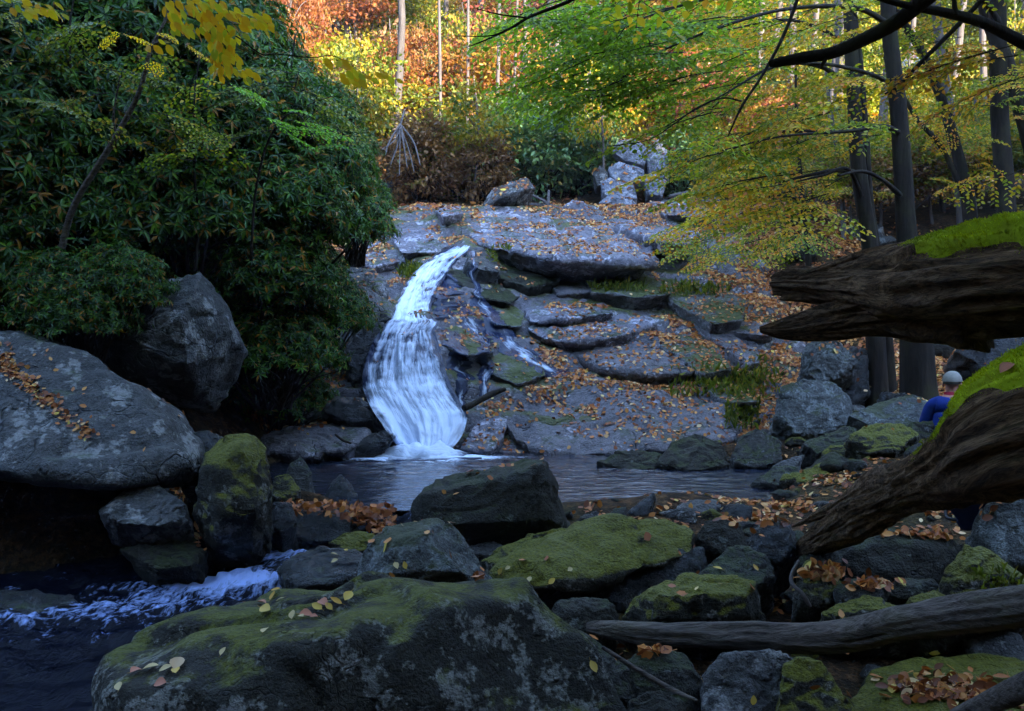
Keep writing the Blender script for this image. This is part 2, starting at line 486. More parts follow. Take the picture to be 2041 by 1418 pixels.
def H(x, y, rough=True):
    x = np.asarray(x, float); y = np.asarray(y, float)
    x, y = np.broadcast_arrays(x, y)
    xc = -1.45 + np.interp(y, [12, 13.5, 15, 17], [0, 0, .2, .8])
    w = np.exp(-((x - xc) / 1.0) ** 2)
    back = w * np.interp(y, PF_F[:, 0], PF_F[:, 1]) + (1 - w) * np.interp(y, PF_N[:, 0], PF_N[:, 1])
    # level of the valley floor in front
    floor = .10 + .17 * np.maximum(x - 2.3, 0) * sstep(4, 9, y) - .22 * sstep(8.3, 6.0, y)
    floor = floor + .10 * np.maximum(x - 4.5, 0)
    z = np.maximum(floor, back)
    # left bank
    xl = np.interp(y, [0, 5, 7.2, 8.2, 9, 12, 13.5, 16, 20], [-8, -7.5, -4.9, -3.7, -3.1, -2.75, -2.25, -2.9, -3.4])
    dl = np.maximum(xl - x, 0)
    z = z + np.minimum(dl * 1.0, 2.2) + np.maximum(dl - 2.2, 0) * .55
    # right hill, plus an unseen ridge added to keep the gorge in shade
    dr = np.maximum(x - 6.5, 0) * sstep(10, 15, y)
    z = z + .18 * dr
    ridge = np.maximum(x - 14.5, 0) * 1.15
    ridge = 42 * (1 - np.exp(-ridge / 42))
    z = z + ridge * sstep(46, 24, y)
    # unseen rim added behind the viewer, shaped to keep sun off the foreground
    rim = np.interp(x, [-60, 28, 33, 43, 48, 70], [26.5, 26, 24.8, 24.8, 30, 32])
    z = np.maximum(z, rim * sstep(-4.5, -16, y) - 3 * sstep(-9, -4, y))
    # pool basin
    px_, py_ = (x - .15) / 3.0, (y - 10.25) / 1.85
    e = np.sqrt(px_ * px_ + py_ * py_)
    pool = sstep(1.12, .75, e)
    z = np.where(back > .3, z, z * (1 - pool) + np.minimum(z, -.7) * pool)
    sd, lev = stream_at(x, y)
    ch = sstep(1.15, .75, sd) * (y < 9.2)
    z = z * (1 - ch) + np.minimum(z, lev - .35) * ch
    if rough:
        p = np.stack([x.ravel(), y.ravel(), z.ravel() * 0], -1)
        far = sstep(18, 40, y)
        z = z + (fbm(p * .9, 4, 3).reshape(x.shape) * (.12 + far * .6)) + fbm(p * .25, 3, 9).reshape(x.shape) * (far * 1.2)
    return z

def hz(x, y): return float(H(np.array([x]), np.array([y]))[0])

_T = np.concatenate([np.arange(2, 25, .03), np.arange(25, 75, .15)])
def ground_d(px, py, lift=0.0):
    r = ray(px, py)
    p = CAM + r * _T[:, None]
    below = p[:, 2] < H(p[:, 0], p[:, 1]) + lift
    i = int(np.argmax(below)) if below.any() else len(_T) - 1
    return float(_T[i])

def grid_mesh(name, xs, ys, zf, mat, smooth=True):
    X, Y = np.meshgrid(xs, ys)
    Z = zf(X, Y)
    V = np.stack([X, Y, Z], -1).reshape(-1, 3)
    nx = len(xs)
    a = np.arange(len(ys) - 1)[:, None] * nx + np.arange(nx - 1)[None, :]
    Q = np.stack([a, a + 1, a + nx + 1, a + nx], -1).reshape(-1, 4)
    return np_mesh(name, V, [Q], [mat], smooth=smooth)

def spaced(lo, hi, near_lo, near_hi, step, grow=1.09):
    c = list(np.arange(near_lo, near_hi, step))
    s, v = step, c[-1]
    while v < hi: s *= grow; v += s; c.append(v)
    s, v = step, c[0]
    while v > lo: s *= grow; v -= s; c.insert(0, v)
    return np.array(c)

RX0, RX1, RY0, RY1 = -3.3, 5.2, 11.6, 22.4
def in_rock(X, Y):
    return np.minimum(np.minimum(sstep(RX0 + .1, RX0 + .9, X), sstep(RX1 - .1, RX1 - 1.1, X)), np.minimum(sstep(RY0 + .1, RY0 + .5, Y), sstep(RY1 - .1, RY1 - .9, Y)))
me = grid_mesh('ground', spaced(-60, 70, -6, 8, .09), spaced(-45, 90, 3, 13, .09), lambda X, Y: H(X, Y) - .55 * in_rock(X, Y), M['ground'])
tag(link('ground', me), kind='structure'); to_bvh(me)

def rock_z(X, Y):
    z = H(X, Y)
    p = np.stack([X.ravel(), Y.ravel(), z.ravel()], -1)
    tilt = (X * .22 + Y * .05)
    q = z + tilt * .6 + fbm(p * .7, 3, 21).reshape(X.shape) * .35
    st = .42
    t = q / st; f = t - np.floor(t)
    terr = (np.floor(t) + sstep(.55, .95, f)) * st - q
    z = z + terr * .55
    q2 = z * 1.0 + X * .15 + fbm(p * 1.9, 3, 31).reshape(X.shape) * .2
    t2 = q2 / .13; f2 = t2 - np.floor(t2)
    z = z + ((np.floor(t2) + sstep(.5, .9, f2)) * .13 - q2) * .35
    z = z + fbm(p * 5, 3, 41).reshape(X.shape) * .025
    return z - .7 * (1 - in_rock(X, Y))
me = grid_mesh('rock_slope', np.arange(RX0, RX1, .038), np.arange(RY0, RY1, .045), rock_z, M['slope'])
tag(link('rock_slope', me), kind='structure'); to_bvh(me)
N_TERRAIN = len(BF)
SLOPE_BVH = BVHTree.FromPolygons([tuple(v) for v in np.concatenate(BV)], BF)
def hit_px(px, py, bv=None):
    r = ray(px, py); r = r / np.linalg.norm(r)
    h = (bv or SLOPE_BVH).ray_cast(Vector(CAM), Vector(r))
    return (None, None) if h[0] is None else (np.array(h[0]), np.array(h[1]))

# ---------------------------------------------------------------- rocks
def hull_mesh(pts, vox, smooth=3, amp=.03, seed=0, size=1.0, crack=.5):
    bm = bmesh.new()
    pts = np.asarray(pts, float) + np.random.default_rng(seed + 5).normal(size=(len(pts), 3)) * size * .012
    for p in pts: bm.verts.new([float(v) for v in p])
    r = bmesh.ops.convex_hull(bm, input=bm.verts)
    bmesh.ops.delete(bm, geom=[g for g in r['geom_interior'] if isinstance(g, bmesh.types.BMVert)], context='VERTS')
    loose = [v for v in bm.verts if not v.link_faces]
    if loose: bmesh.ops.delete(bm, geom=loose, context='VERTS')
    me = bpy.data.meshes.new('hull'); bm.to_mesh(me); bm.free()
    out = modifier_mesh(me, [('REMESH', dict(mode='VOXEL', voxel_size=vox)), ('SMOOTH', dict(factor=.5, iterations=smooth))])
    bpy.data.meshes.remove(me)
    v, n = read_mesh(out)
    q = v / size
    d = fbm(q * 2.2 + seed * 7.1, 4, seed) * amp * 1.6 + fbm(q * 8 + seed, 3, seed + 5) * amp * .5
    lo = fbm(q * 1.7 + seed * 2.9, 3, seed + 30) * 4.0
    fr_ = lo - np.floor(lo)
    d = d + ((np.floor(lo) + sstep(.38, .62, fr_)) - lo) * amp * .75
    c1 = np.abs(vnoise(q * np.array([2.2, 2.2, 5.0]) + seed * 3.3, seed + 9))
    d = d - np.clip(.14 - c1, 0, 1) * amp * 6 * crack
    v = v + n * (d * size)[:, None]
    out.vertices.foreach_set('co', v.astype(np.float32).ravel())
    out.polygons.foreach_set('use_smooth', np.ones(len(out.polygons), bool))
    out.update()
    return out

ROCKS = []
def put_rock(name, me, mat, label, cat, group):
    v, _ = read_mesh(me)
    c = v.mean(0); c[2] = v[:, 2].min()
    to_bvh(me)
    me.vertices.foreach_set('co', (v - c).astype(np.float32).ravel()); me.update()
    me.materials.clear(); me.materials.append(M[mat])
    o = link(name, me, loc=c)
    tag(o, label, cat, group)
    ROCKS.append(o)
    return o

def rock(name, label, outl, d=None, th=None, ridge=(), mat='stone', lean=.35, front=.22, bulge=.12, amp=.045, seed=None, drop=.25, vox=None, smooth=3, cat='rock', group='rocks and boulders of the stream bed', crack=.5, shrink=.7):
    seed = len(ROCKS) if seed is None else seed
    xs = np.array([p[0] for p in outl], float); ys = np.array([p[1] for p in outl], float)
    if d is None:
        d = ground_d(float(xs[np.argmax(ys)]), float(ys.max()))
    W = (xs.max() - xs.min()) / FPX * d; Hh = (ys.max() - ys.min()) / FPX * d
    size = max(W, Hh)
    if th is None: th = .75 * W
    base = ys.max()
    pts = []
    dd = [(p[2] if len(p) > 2 else d + lean * (base - p[1]) / FPX * d) for p in outl]
    O = [P(x, y, q) for x, y, q in zip(xs, ys, dd)]
    pts += O
    cx, cy = xs.mean(), ys.mean()
    if ridge: pts += [P(*r) for r in ridge]
    else:
        h = ys.max() - ys.min()
        for x, y, q in zip(xs, ys, dd):
            pts.append(P(cx + (x - cx) * shrink, cy + bulge * h + (y - cy - 0) * shrink, q - front * th))
    for x, y, q in zip(xs, ys, dd):
        pts.append(P(cx + (x - cx) * .82, cy + (y - cy) * .8 + 4, q + th))
    for x, y, p in zip(xs, ys, O):
        if y > cy: pts.append(p + np.array([0, th * .35, -drop]))
    me = hull_mesh(np.array(pts), vox or max(size / 54, .011), smooth, amp, seed, size, crack)
    return put_rock(name, me, mat, label, cat, group)

def slab(label, outl, th=.28, mat='slab', under=.2, seed=None, amp=.034, vox=None, name='rock_slab', flat=.0, group='bedrock slabs of the waterfall slope', back=.3):
    seed = len(ROCKS) if seed is None else seed
    hits = []
    for x, y in outl:
        p, n = hit_px(x, y)
        if p is None: p = P(x, y, ground_d(x, y))
        hits.append(p)
    hits = np.array(hits)
    c = hits.mean(0)
    # least squares plane through the foot of the outline
    A = np.c_[hits[:, 0] - c[0], hits[:, 1] - c[1], np.ones(len(hits))]
    s, *_ = np.linalg.lstsq(A, hits[:, 2] - c[2], rcond=None)
    s[0] = np.clip(s[0], -.35, .35); s[1] = np.clip(s[1], .1, .75)
    nrm = norm(np.array([-s[0], -s[1], 1.0]))
    ys = np.array([q[1] for q in outl], float); f = (ys - ys.min()) / (ys.max() - ys.min())
    pts = []
    th = th * .85
    for (x, y), ff in zip(outl, f):
        # the place on the slab's own top plane that this corner is seen at
        o, r = CAM, ray(x, y)
        pl = c + nrm * (th * (-.15 + .9 * ff))
        t = np.dot(pl - o, nrm) / np.dot(r, nrm)
        tb = np.linalg.norm(c - CAM)
        t = np.clip(t, tb * .8, tb * 1.25)
        p = o + r * t
        pts.append(p)
        inn = p + (c - p) * (under if ff > .5 else .05)
        pts.append(inn - nrm * (th + back * (1 - ff)))
    pts = np.array(pts)
    size = np.ptp(pts[:, 0])
    me = hull_mesh(pts, vox or max(min(th / 5, size / 45), .02), 2, amp, seed, size, .5)
    return put_rock(name, me, mat, label, 'rock slab', group)

# --- slabs of the slope
slab('broad pale violet slab across the top of the slope beside the head of the falls', [(925, 450), (960, 424), (1060, 418), (1135, 428), (1205, 440), (1265, 468), (1312, 500), (1322, 524), (1230, 528), (1085, 522), (1035, 505), (945, 488)], .5, 'slab', .22)
slab('pale flat slab behind the broad top slab, below the split rock outcrop', [(1150, 418), (1200, 408), (1290, 406), (1345, 430), (1395, 468), (1380, 490), (1325, 485), (1260, 458)], .3, 'slab', .1)
slab('pale ledge with a bleached log lying on it, right end of the slope top', [(1290, 400), (1330, 385), (1430, 378), (1440, 400), (1400, 425), (1330, 425)], .25, 'slab', .1)
slab('leaf strewn pale ledge at the left end of the slope top', [(780, 462), (828, 446), (880, 470), (900, 490), (860, 502), (800, 505)], .25, 'slab', .15)
slab('small white lichened slab left of the dark wedge boulder on the slope top', [(862, 415), (880, 404), (915, 408), (922, 425), (885, 432)], .18, 'slab', .1)
slab('low pale slab touching the evergreen thicket, left of the upper cascade', [(690, 495), (735, 480), (790, 492), (795, 520), (740, 532), (695, 525)], .22, 'slab', .15)
slab('long mossy ledge stepping down to the right under the broad top slab', [(1160, 552), (1195, 536), (1255, 536), (1330, 560), (1340, 585), (1270, 592), (1180, 580)], .42, 'slab_moss', .25)
slab('dark green mossy block at the right end of the middle ledge', [(1285, 560), (1350, 548), (1430, 570), (1492, 598), (1488, 636), (1420, 645), (1350, 610)], .42, 'slab_moss', .15)
slab('small smooth grey slab wedged under the broad top slab', [(1090, 560), (1130, 548), (1172, 560), (1180, 582), (1110, 586)], .25, 'slab_plain', .1)
slab('pale stained slab in the middle of the slope above the long crack', [(1040, 612), (1085, 590), (1160, 588), (1215, 604), (1225, 624), (1130, 634), (1060, 640)], .25, 'slab', .2)
slab('pale slab with a green moss patch and a deep black crack under its lip', [(1050, 652), (1105, 634), (1200, 620), (1285, 616), (1306, 646), (1240, 668), (1135, 686), (1075, 672)], .36, 'slab', .3)
slab('smooth grey slab below the long black crack', [(1140, 706), (1200, 690), (1300, 682), (1375, 705), (1385, 742), (1290, 748), (1200, 740)], .22, 'slab_plain', .15)
slab('mossy grey slab leaning right of the smooth grey slab', [(1295, 678), (1370, 664), (1425, 690), (1460, 738), (1400, 742), (1345, 705)], .25, 'slab_moss', .15)
slab('long thin slab pointing down right across the leaf covered bank', [(1395, 655), (1430, 652), (1510, 698), (1520, 722), (1490, 726), (1440, 690)], .22, 'slab_plain', .1)
slab('small thin slab above the leaf bank near the log tip', [(1430, 642), (1500, 634), (1550, 650), (1540, 668), (1470, 660)], .14, 'slab_plain', .1)
slab('large smooth grey slab dipping into the pool right of the waterfall foot', [(985, 800), (1030, 772), (1090, 758), (1200, 756), (1300, 768), (1400, 788), (1462, 812), (1465, 868), (1390, 896), (1250, 908), (1070, 908), (1015, 870)], .3, 'slab_plain', .05)
slab('wedge of leaf covered rock between the waterfall foot and the large smooth slab', [(915, 892), (945, 848), (990, 806), (1015, 826), (1005, 870), (975, 900)], .4, 'slab', .05)
slab('low pale rock at the waterline below the leafy wedge', [(985, 905), (1015, 868), (1045, 872), (1075, 905), (1040, 914)], .2, 'slab', .05)
slab('mossy wet ledge beside the waterfall lip', [(850, 652), (905, 640), (960, 660), (985, 700), (930, 712), (890, 690)], .2, 'slab_moss', .2)
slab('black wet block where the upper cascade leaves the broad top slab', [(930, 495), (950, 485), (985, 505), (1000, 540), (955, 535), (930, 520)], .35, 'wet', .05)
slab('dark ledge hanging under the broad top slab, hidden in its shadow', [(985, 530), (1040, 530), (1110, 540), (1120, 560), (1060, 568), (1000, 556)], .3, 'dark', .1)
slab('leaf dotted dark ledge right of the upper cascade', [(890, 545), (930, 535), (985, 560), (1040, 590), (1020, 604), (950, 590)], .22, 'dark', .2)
slab('wet grey ledge below the leaf dotted dark ledge', [(960, 612), (1010, 600), (1050, 625), (1040, 650), (985, 645)], .2, 'slab_moss', .2)
slab('mossy ledge right of the lower waterfall', [(965, 710), (1010, 695), (1070, 715), (1085, 748), (1030, 765), (980, 745)], .22, 'slab_moss', .2)
slab('low slab in leaves at the right foot of the slope', [(1380, 760), (1430, 752), (1500, 770), (1510, 800), (1450, 800)], .16, 'slab_moss', .1)
G2 = 'rocks beside the waterfall'
rock('boulder', 'smooth brown boulder overhanging the waterfall lip on its left', [(690, 585), (720, 572), (755, 585), (788, 612), (792, 632), (745, 650), (695, 645)], 13.6, .8, mat='slab_moss', group=G2, cat='boulder')
rock('boulder', 'grey boulder above the smooth brown boulder left of the falls', [(655, 545), (700, 532), (745, 540), (770, 565), (768, 600), (720, 585), (665, 580)], 14.3, .8, mat='slab_moss', group=G2, cat='boulder')
rock('rock', 'flat grey rock spread at the pool edge left of the waterfall', [(505, 872), (560, 850), (620, 843), (690, 848), (730, 868), (700, 892), (610, 908), (520, 905)], 11.2, .8, mat='slab_plain', lean=2.2, group=G2)
rock('rock', 'dark wedge rock standing at the left foot of the waterfall', [(692, 885), (735, 866), (765, 862), (790, 868), (740, 890), (700, 896)], 11.5, .3, mat='wet', group=G2)
rock('rock', 'black rock bulging from the leaves left of the lower waterfall', [(640, 822), (670, 792), (720, 795), (768, 826), (760, 842), (690, 842)], 11.9, .5, mat='wet', group=G2)
rock('rock', 'dark rock face under the thicket at the waterfall lip', [(690, 690), (730, 650), (770, 640), (745, 700), (720, 760), (690, 780)], 12.9, .6, mat='wet', group=G2)
rock('boulder', 'large dark wedge shaped boulder perched on the slope top', [(962, 408), (985, 375), (1020, 358), (1050, 356), (1068, 378), (1050, 395), (1030, 415), (975, 424)], 20.8, .9, mat='boulder', amp=.03, smooth=2, group=G2, cat='boulder', ridge=((1005, 390, 20.3), (1045, 378, 20.4), (985, 405, 20.4), (1030, 400, 20.5)))
rock('rock', 'small pale boulder beside the dry branch on the slope top', [(1122, 412), (1140, 398), (1165, 402), (1172, 418), (1135, 422)], 20.4, .3, mat='slab', group=G2)

# --- outcrop of split blocks
G3 = 'split blocks of the rock outcrop'
for lab, ol, d, mt in [
    ('topmost rounded block of the split outcrop behind the slope', [(1215, 300), (1235, 280), (1265, 276), (1290, 300), (1285, 330), (1240, 318)], 22.6, 'outcrop'),
    ('bright middle block of the split outcrop, crack above and below', [(1212, 335), (1235, 322), (1282, 338), (1285, 362), (1255, 368), (1215, 352)], 22.3, 'outcrop'),
    ('lower left block of the split outcrop', [(1200, 365), (1214, 352), (1262, 370), (1270, 395), (1235, 398), (1202, 388)], 22.0, 'outcrop'),
    ('base block under the split outcrop', [(1195, 405), (1215, 388), (1262, 396), (1275, 412), (1205, 418)], 21.7, 'outcrop'),
    ('tall right hand pillar of the split outcrop', [(1285, 300), (1310, 275), (1330, 300), (1335, 350), (1315, 362), (1290, 345)], 22.8, 'outcrop'),
    ('rounded block at the right foot of the split outcrop', [(1280, 355), (1305, 345), (1330, 360), (1320, 392), (1290, 388)], 22.3, 'outcrop'),
    ('mossy left flank block of the split outcrop', [(1180, 345), (1195, 330), (1212, 345), (1210, 372), (1188, 370)], 22.3, 'boulder'),
    ('small high pale block seen between leaves above the split outcrop', [(1255, 190), (1275, 178), (1310, 205), (1300, 228), (1262, 225)], 25.5, 'stone')]:
    rock('rock_block', lab, ol, d, .9, mat=mt, amp=.03, smooth=2, lean=.2, group=G3, drop=.05 if 'small high' in lab else .15, front=.1)

# --- left side
G1 = 'rocks and boulders of the stream bed'
rock('boulder', 'huge smooth grey boulder at the left edge with leaves in its groove', [(-420, 860), (-300, 740), (-180, 680), (-60, 652), (60, 655), (150, 690), (240, 755), (305, 832), (348, 900), (362, 945), (335, 962), (220, 940), (100, 958), (-120, 940), (-320, 930)], 7.2, 1.5, mat='boulder', lean=.9, front=.12, drop=.02, amp=.022, bulge=.12, cat='boulder')
rock('boulder', 'rough blocky grey boulder under the thicket behind the huge smooth one', [(180, 715), (205, 660), (262, 605), (322, 560), (398, 548), (412, 572), (455, 622), (467, 690), (440, 742), (404, 808), (345, 790), (225, 770)], 9.6, 1.2, mat='boulder', amp=.03, smooth=1, lean=.1, drop=.1, cat='boulder',
     ridge=((300, 605, 9.05), (395, 575, 9.05), (240, 690, 8.95), (360, 640, 8.8), (372, 730, 8.75), (260, 750, 9.0), (435, 640, 9.3)))
rock('boulder', 'tall standing mossy boulder at the mouth of the pool', [(385, 1030), (392, 950), (402, 900), (440, 866), (500, 857), (532, 895), (546, 965), (532, 1040), (480, 1105), (415, 1095)], 7.2, .6, mat='mossy', amp=.04, lean=.12, cat='boulder',
     ridge=((420, 925, 6.9), (470, 895, 7.0), (515, 930, 7.0), (430, 1040, 6.8), (510, 1030, 6.8)))
rock('rock', 'dark rock filling the gap between the huge boulder and the standing one', [(352, 900), (372, 866), (415, 858), (450, 870), (440, 960), (360, 960)], 7.9, .5, mat='wet')
rock('rock', 'low silver grey rock in front of the cave under the huge boulder', [(200, 1020), (245, 978), (310, 968), (362, 995), (372, 1035), (310, 1052), (215, 1038)], 7.0, .5, mat='boulder', lean=.9)
rock('rock', 'dark flat rock at the stream edge below the silver grey one', [(235, 1095), (300, 1072), (380, 1068), (418, 1100), (400, 1130), (300, 1135)], 6.9, .5, mat='dark', lean=1.2)
rock('rock', 'low dark rock awash at the left edge of the stream', [(-80, 1210), (-20, 1180), (70, 1175), (150, 1190), (170, 1215), (60, 1225)], 6.6, .5, mat='wet', lean=1.5, drop=.15)
rock('boulder', 'dark rock standing in for the shade in the cave below the huge boulder', [(-420, 930), (0, 935), (230, 945), (345, 965), (380, 1040), (280, 1110), (60, 1150), (-420, 1170)], 8.6, 1.2, mat='wet', lean=-.2, front=.02, cat='boulder')  # near-black colour paints the shade beneath the overhang
rock('rock', 'round grey stone at the pool edge beside the standing boulder', [(565, 965), (578, 925), (600, 912), (622, 940), (628, 985), (590, 992)], 8.7, .3, mat='stone')
rock('rock', 'small mossy stone with yellow leaves against the standing boulder', [(535, 985), (545, 950), (575, 945), (598, 975), (590, 1000), (550, 998)], 8.2, .3, mat='mossy')
rock('rock', 'small dark peak of rock standing in the pool', [(648, 992), (660, 960), (678, 945), (700, 965), (714, 990), (680, 998)], 9.0, .3, mat='wet')
rock('rock', 'black rounded rock in the outlet under a mat of leaves', [(560, 1055), (590, 1015), (650, 1003), (705, 1018), (718, 1058), (690, 1078), (600, 1080)], 7.75, .4, mat='wet', lean=.6)
rock('rock', 'low mossy ledge stone beside the small leaf fall', [(655, 1080), (690, 1062), (745, 1066), (760, 1088), (720, 1102), (670, 1096)], 7.3, .4, mat='mossy', lean=.8)
rock('rock', 'dark wet rock splitting the white water, a few leaves on top', [(553, 1140), (575, 1108), (640, 1090), (705, 1096), (735, 1118), (730, 1145), (650, 1172), (568, 1168)], 6.5, .55, mat='wet', lean=1.0)
rock('rock', 'dark stone in leaves at the outlet beside the standing boulder', [(530, 1040), (545, 1000), (580, 1002), (590, 1045), (560, 1065)], 7.6, .3, mat='wet')

# --- centre
rock('boulder', 'big dark wedge boulder standing in front of the pool', [(815, 1040), (828, 985), (862, 955), (930, 940), (1020, 925), (1085, 916), (1104, 940), (1125, 1005), (1138, 1055), (1060, 1090), (960, 1092), (880, 1075)], 6.8, .7, mat='dark', amp=.03, lean=.1, front=.12, smooth=2, cat='boulder',
     ridge=((850, 985, 6.55), (930, 960, 6.55), (1085, 940, 6.55), (1105, 1040, 6.4), (870, 1050, 6.4)))
rock('rock', 'grey pyramid rock in the middle with a lichened peak', [(715, 1148), (740, 1085), (775, 1050), (830, 1040), (868, 1034), (915, 1062), (955, 1120), (985, 1165), (900, 1185), (760, 1180)], 5.3, .5, mat='pale', amp=.04, smooth=2, lean=.3,
     ridge=((850, 1060, 5.1), (790, 1080, 5.05), (760, 1150, 4.95), (920, 1140, 4.95)))
rock('rock', 'narrow moss topped rock lying behind the mossy sloping boulder', [(955, 1118), (1000, 1095), (1060, 1068), (1125, 1057), (1142, 1072), (1080, 1100), (975, 1132)], 6.1, .35, mat='mossy', lean=.8)
rock('rock', 'pale grey sliver of rock at the foot of the dark wedge boulder', [(935, 1085), (980, 1080), (1010, 1092), (985, 1108), (945, 1105)], 6.4, .25, mat='boulder', lean=1.5)
rock('boulder', 'long sloping boulder with green moss and an overhanging right end', [(965, 1160), (1010, 1115), (1080, 1075), (1180, 1040), (1270, 1024), (1350, 1030), (1392, 1062), (1385, 1105), (1320, 1122), (1230, 1118), (1140, 1165), (1040, 1190)], 5.5, .8, mat='mossy', lean=1.1, front=.05, drop=.02, amp=.035, smooth=2, cat='boulder')
rock('rock', 'dark rock standing in for the shadow under the long mossy boulder', [(1060, 1200), (1150, 1150), (1260, 1120), (1400, 1090), (1410, 1150), (1240, 1215)], 5.7, .5, mat='wet', front=.02)  # dark rock put where the undershadow lies, shade held in its colour
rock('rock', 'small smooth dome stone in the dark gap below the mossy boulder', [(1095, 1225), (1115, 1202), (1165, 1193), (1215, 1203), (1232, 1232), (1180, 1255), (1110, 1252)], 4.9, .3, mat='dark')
rock('boulder', 'massive front boulder with moss, lichen spots and yellow leaves', [(180, 1400, 3.6), (212, 1334, 3.9), (225, 1314, 4.0), (330, 1292, 4.15), (430, 1259, 4.3), (560, 1192, 4.45), (650, 1172, 4.4), (760, 1170, 4.35), (900, 1172, 4.3), (960, 1182, 4.25), (1010, 1170, 4.2), (1045, 1184, 4.15), (1100, 1239, 4.1), (1165, 1324, 4.0), (1235, 1420, 3.9), (1290, 1560, 3.8), (130, 1560, 3.5)], 3.9, .5, mat='front', lean=0, amp=.034, drop=.1, vox=.02, cat='boulder',
     ridge=((300, 1374, 3.5), (480, 1359, 3.5), (640, 1292, 3.6), (760, 1236, 3.78), (900, 1210, 3.88), (1020, 1196, 3.95), (380, 1560, 3.4), (1120, 1560, 3.75), (700, 1560, 3.5), (900, 1400, 3.68)))
rock('rock', 'pale loaf shaped stone beside the front boulder at the water', [(425, 1245), (445, 1218), (490, 1200), (525, 1204), (515, 1228), (460, 1256)], 4.75, .25, mat='boulder', lean=.6)
rock('rock', 'narrow leaf dusted rock running down right from the front boulder', [(1085, 1225), (1130, 1240), (1200, 1290), (1260, 1350), (1270, 1400), (1200, 1380), (1110, 1290)], 4.3, .35, mat='stone', lean=.5)

# --- right foreground
rock('rock', 'square mossy rock with a pale top, behind the long grey branch', [(1240, 1225), (1262, 1190), (1305, 1160), (1390, 1150), (1505, 1164), (1522, 1225), (1450, 1258), (1250, 1258)], 5.0, .5, mat='mossy', smooth=2, lean=.3,
     ridge=((1300, 1185, 4.8), (1400, 1178, 4.75), (1500, 1185, 4.8), (1290, 1240, 4.75), (1500, 1235, 4.75)))
rock('rock', 'smooth grey triangular rock with a yellow leaf on its face', [(1385, 1150), (1420, 1115), (1475, 1090), (1530, 1112), (1550, 1150), (1500, 1175), (1400, 1172)], 5.45, .45, mat='stone', lean=1.0)
rock('boulder', 'wide black boulder under the butt of the lower log', [(1590, 1125), (1625, 1085), (1690, 1062), (1780, 1056), (1880, 1066), (1920, 1095), (1905, 1148), (1820, 1165), (1660, 1160)], 5.7, .6, mat='dark', lean=.25, cat='boulder')
rock('rock', 'pointed mossy rock with a pale blotch at the right edge', [(1865, 1195), (1895, 1125), (1918, 1080), (1960, 1095), (2010, 1135), (2080, 1190), (2060, 1230), (1900, 1225)], 4.9, .5, mat='mossy', smooth=2, lean=.3)
rock('boulder', 'large rock with a pale blue grey lichen crown at the right edge', [(1955, 1060), (1962, 1000), (1985, 955), (2060, 942), (2160, 965), (2190, 1130), (2080, 1160), (1970, 1110)], 5.7, .6, mat='pale', smooth=2, lean=.25, cat='boulder')
rock('rock', 'round mossy stone beside the thin twig', [(1585, 1190), (1590, 1140), (1612, 1118), (1650, 1130), (1680, 1165), (1672, 1205), (1610, 1212)], 5.1, .35, mat='mossy')
rock('rock', 'low brown stone half under leaves right of the round mossy one', [(1660, 1180), (1690, 1155), (1745, 1150), (1775, 1175), (1750, 1205), (1675, 1208)], 5.0, .35, mat='stone')
rock('rock', 'mossy hump showing behind the middle of the long grey branch', [(1635, 1225), (1670, 1198), (1730, 1188), (1800, 1205), (1830, 1232), (1740, 1245), (1650, 1242)], 4.85, .4, mat='mossy')
rock('rock', 'bright green moss cushion rock behind the long grey branch', [(1800, 1215), (1815, 1188), (1860, 1178), (1905, 1192), (1925, 1215), (1860, 1228)], 4.85, .3, mat='mossy')
rock('rock', 'dark gap stone under the wide black boulder', [(1760, 1185), (1785, 1160), (1860, 1155), (1880, 1180), (1830, 1200)], 5.2, .35, mat='dark')
rock('rock', 'flat faced blue grey rock at the bottom edge', [(1405, 1345), (1440, 1310), (1530, 1292), (1582, 1312), (1575, 1370), (1545, 1430), (1500, 1520), (1400, 1520)], 4.05, .45, mat='boulder', smooth=2, lean=.5, front=.05)
rock('rock', 'mossy slope of rock leaning on the flat faced one at the bottom edge', [(1560, 1330), (1590, 1305), (1640, 1320), (1700, 1400), (1730, 1520), (1530, 1520), (1545, 1420)], 4.0, .4, mat='mossy', lean=.4, front=.05)
rock('rock', 'grey topped stone between the front boulder and the flat faced rock', [(1240, 1350), (1262, 1310), (1325, 1284), (1372, 1308), (1400, 1365), (1395, 1430), (1270, 1430)], 4.3, .4, mat='stone', smooth=2, lean=.4)
rock('rock', 'low flat rock carrying a drift of leaves at the bottom right', [(1700, 1380), (1730, 1330), (1830, 1308), (1960, 1300), (2100, 1318), (2120, 1520), (1720, 1520)], 3.9, .5, mat='mossy', lean=2.0, front=.05, amp=.025)
rock('rock', 'dark round stone at the bottom edge beside the front boulder', [(1240, 1440), (1255, 1395), (1310, 1375), (1370, 1400), (1400, 1500), (1240, 1520)], 3.95, .35, mat='dark')
rock('rock', 'dark cube of rock left of the lower log end', [(1490, 1095), (1500, 1055), (1540, 1035), (1580, 1045), (1592, 1090), (1560, 1125), (1505, 1120)], 5.9, .35, mat='wet', smooth=2)
rock('rock', 'dark boulder with yellow leaves right of the mossy sloping boulder', [(1385, 1075), (1400, 1040), (1440, 1032), (1480, 1050), (1490, 1090), (1440, 1105)], 5.9, .35, mat='dark')

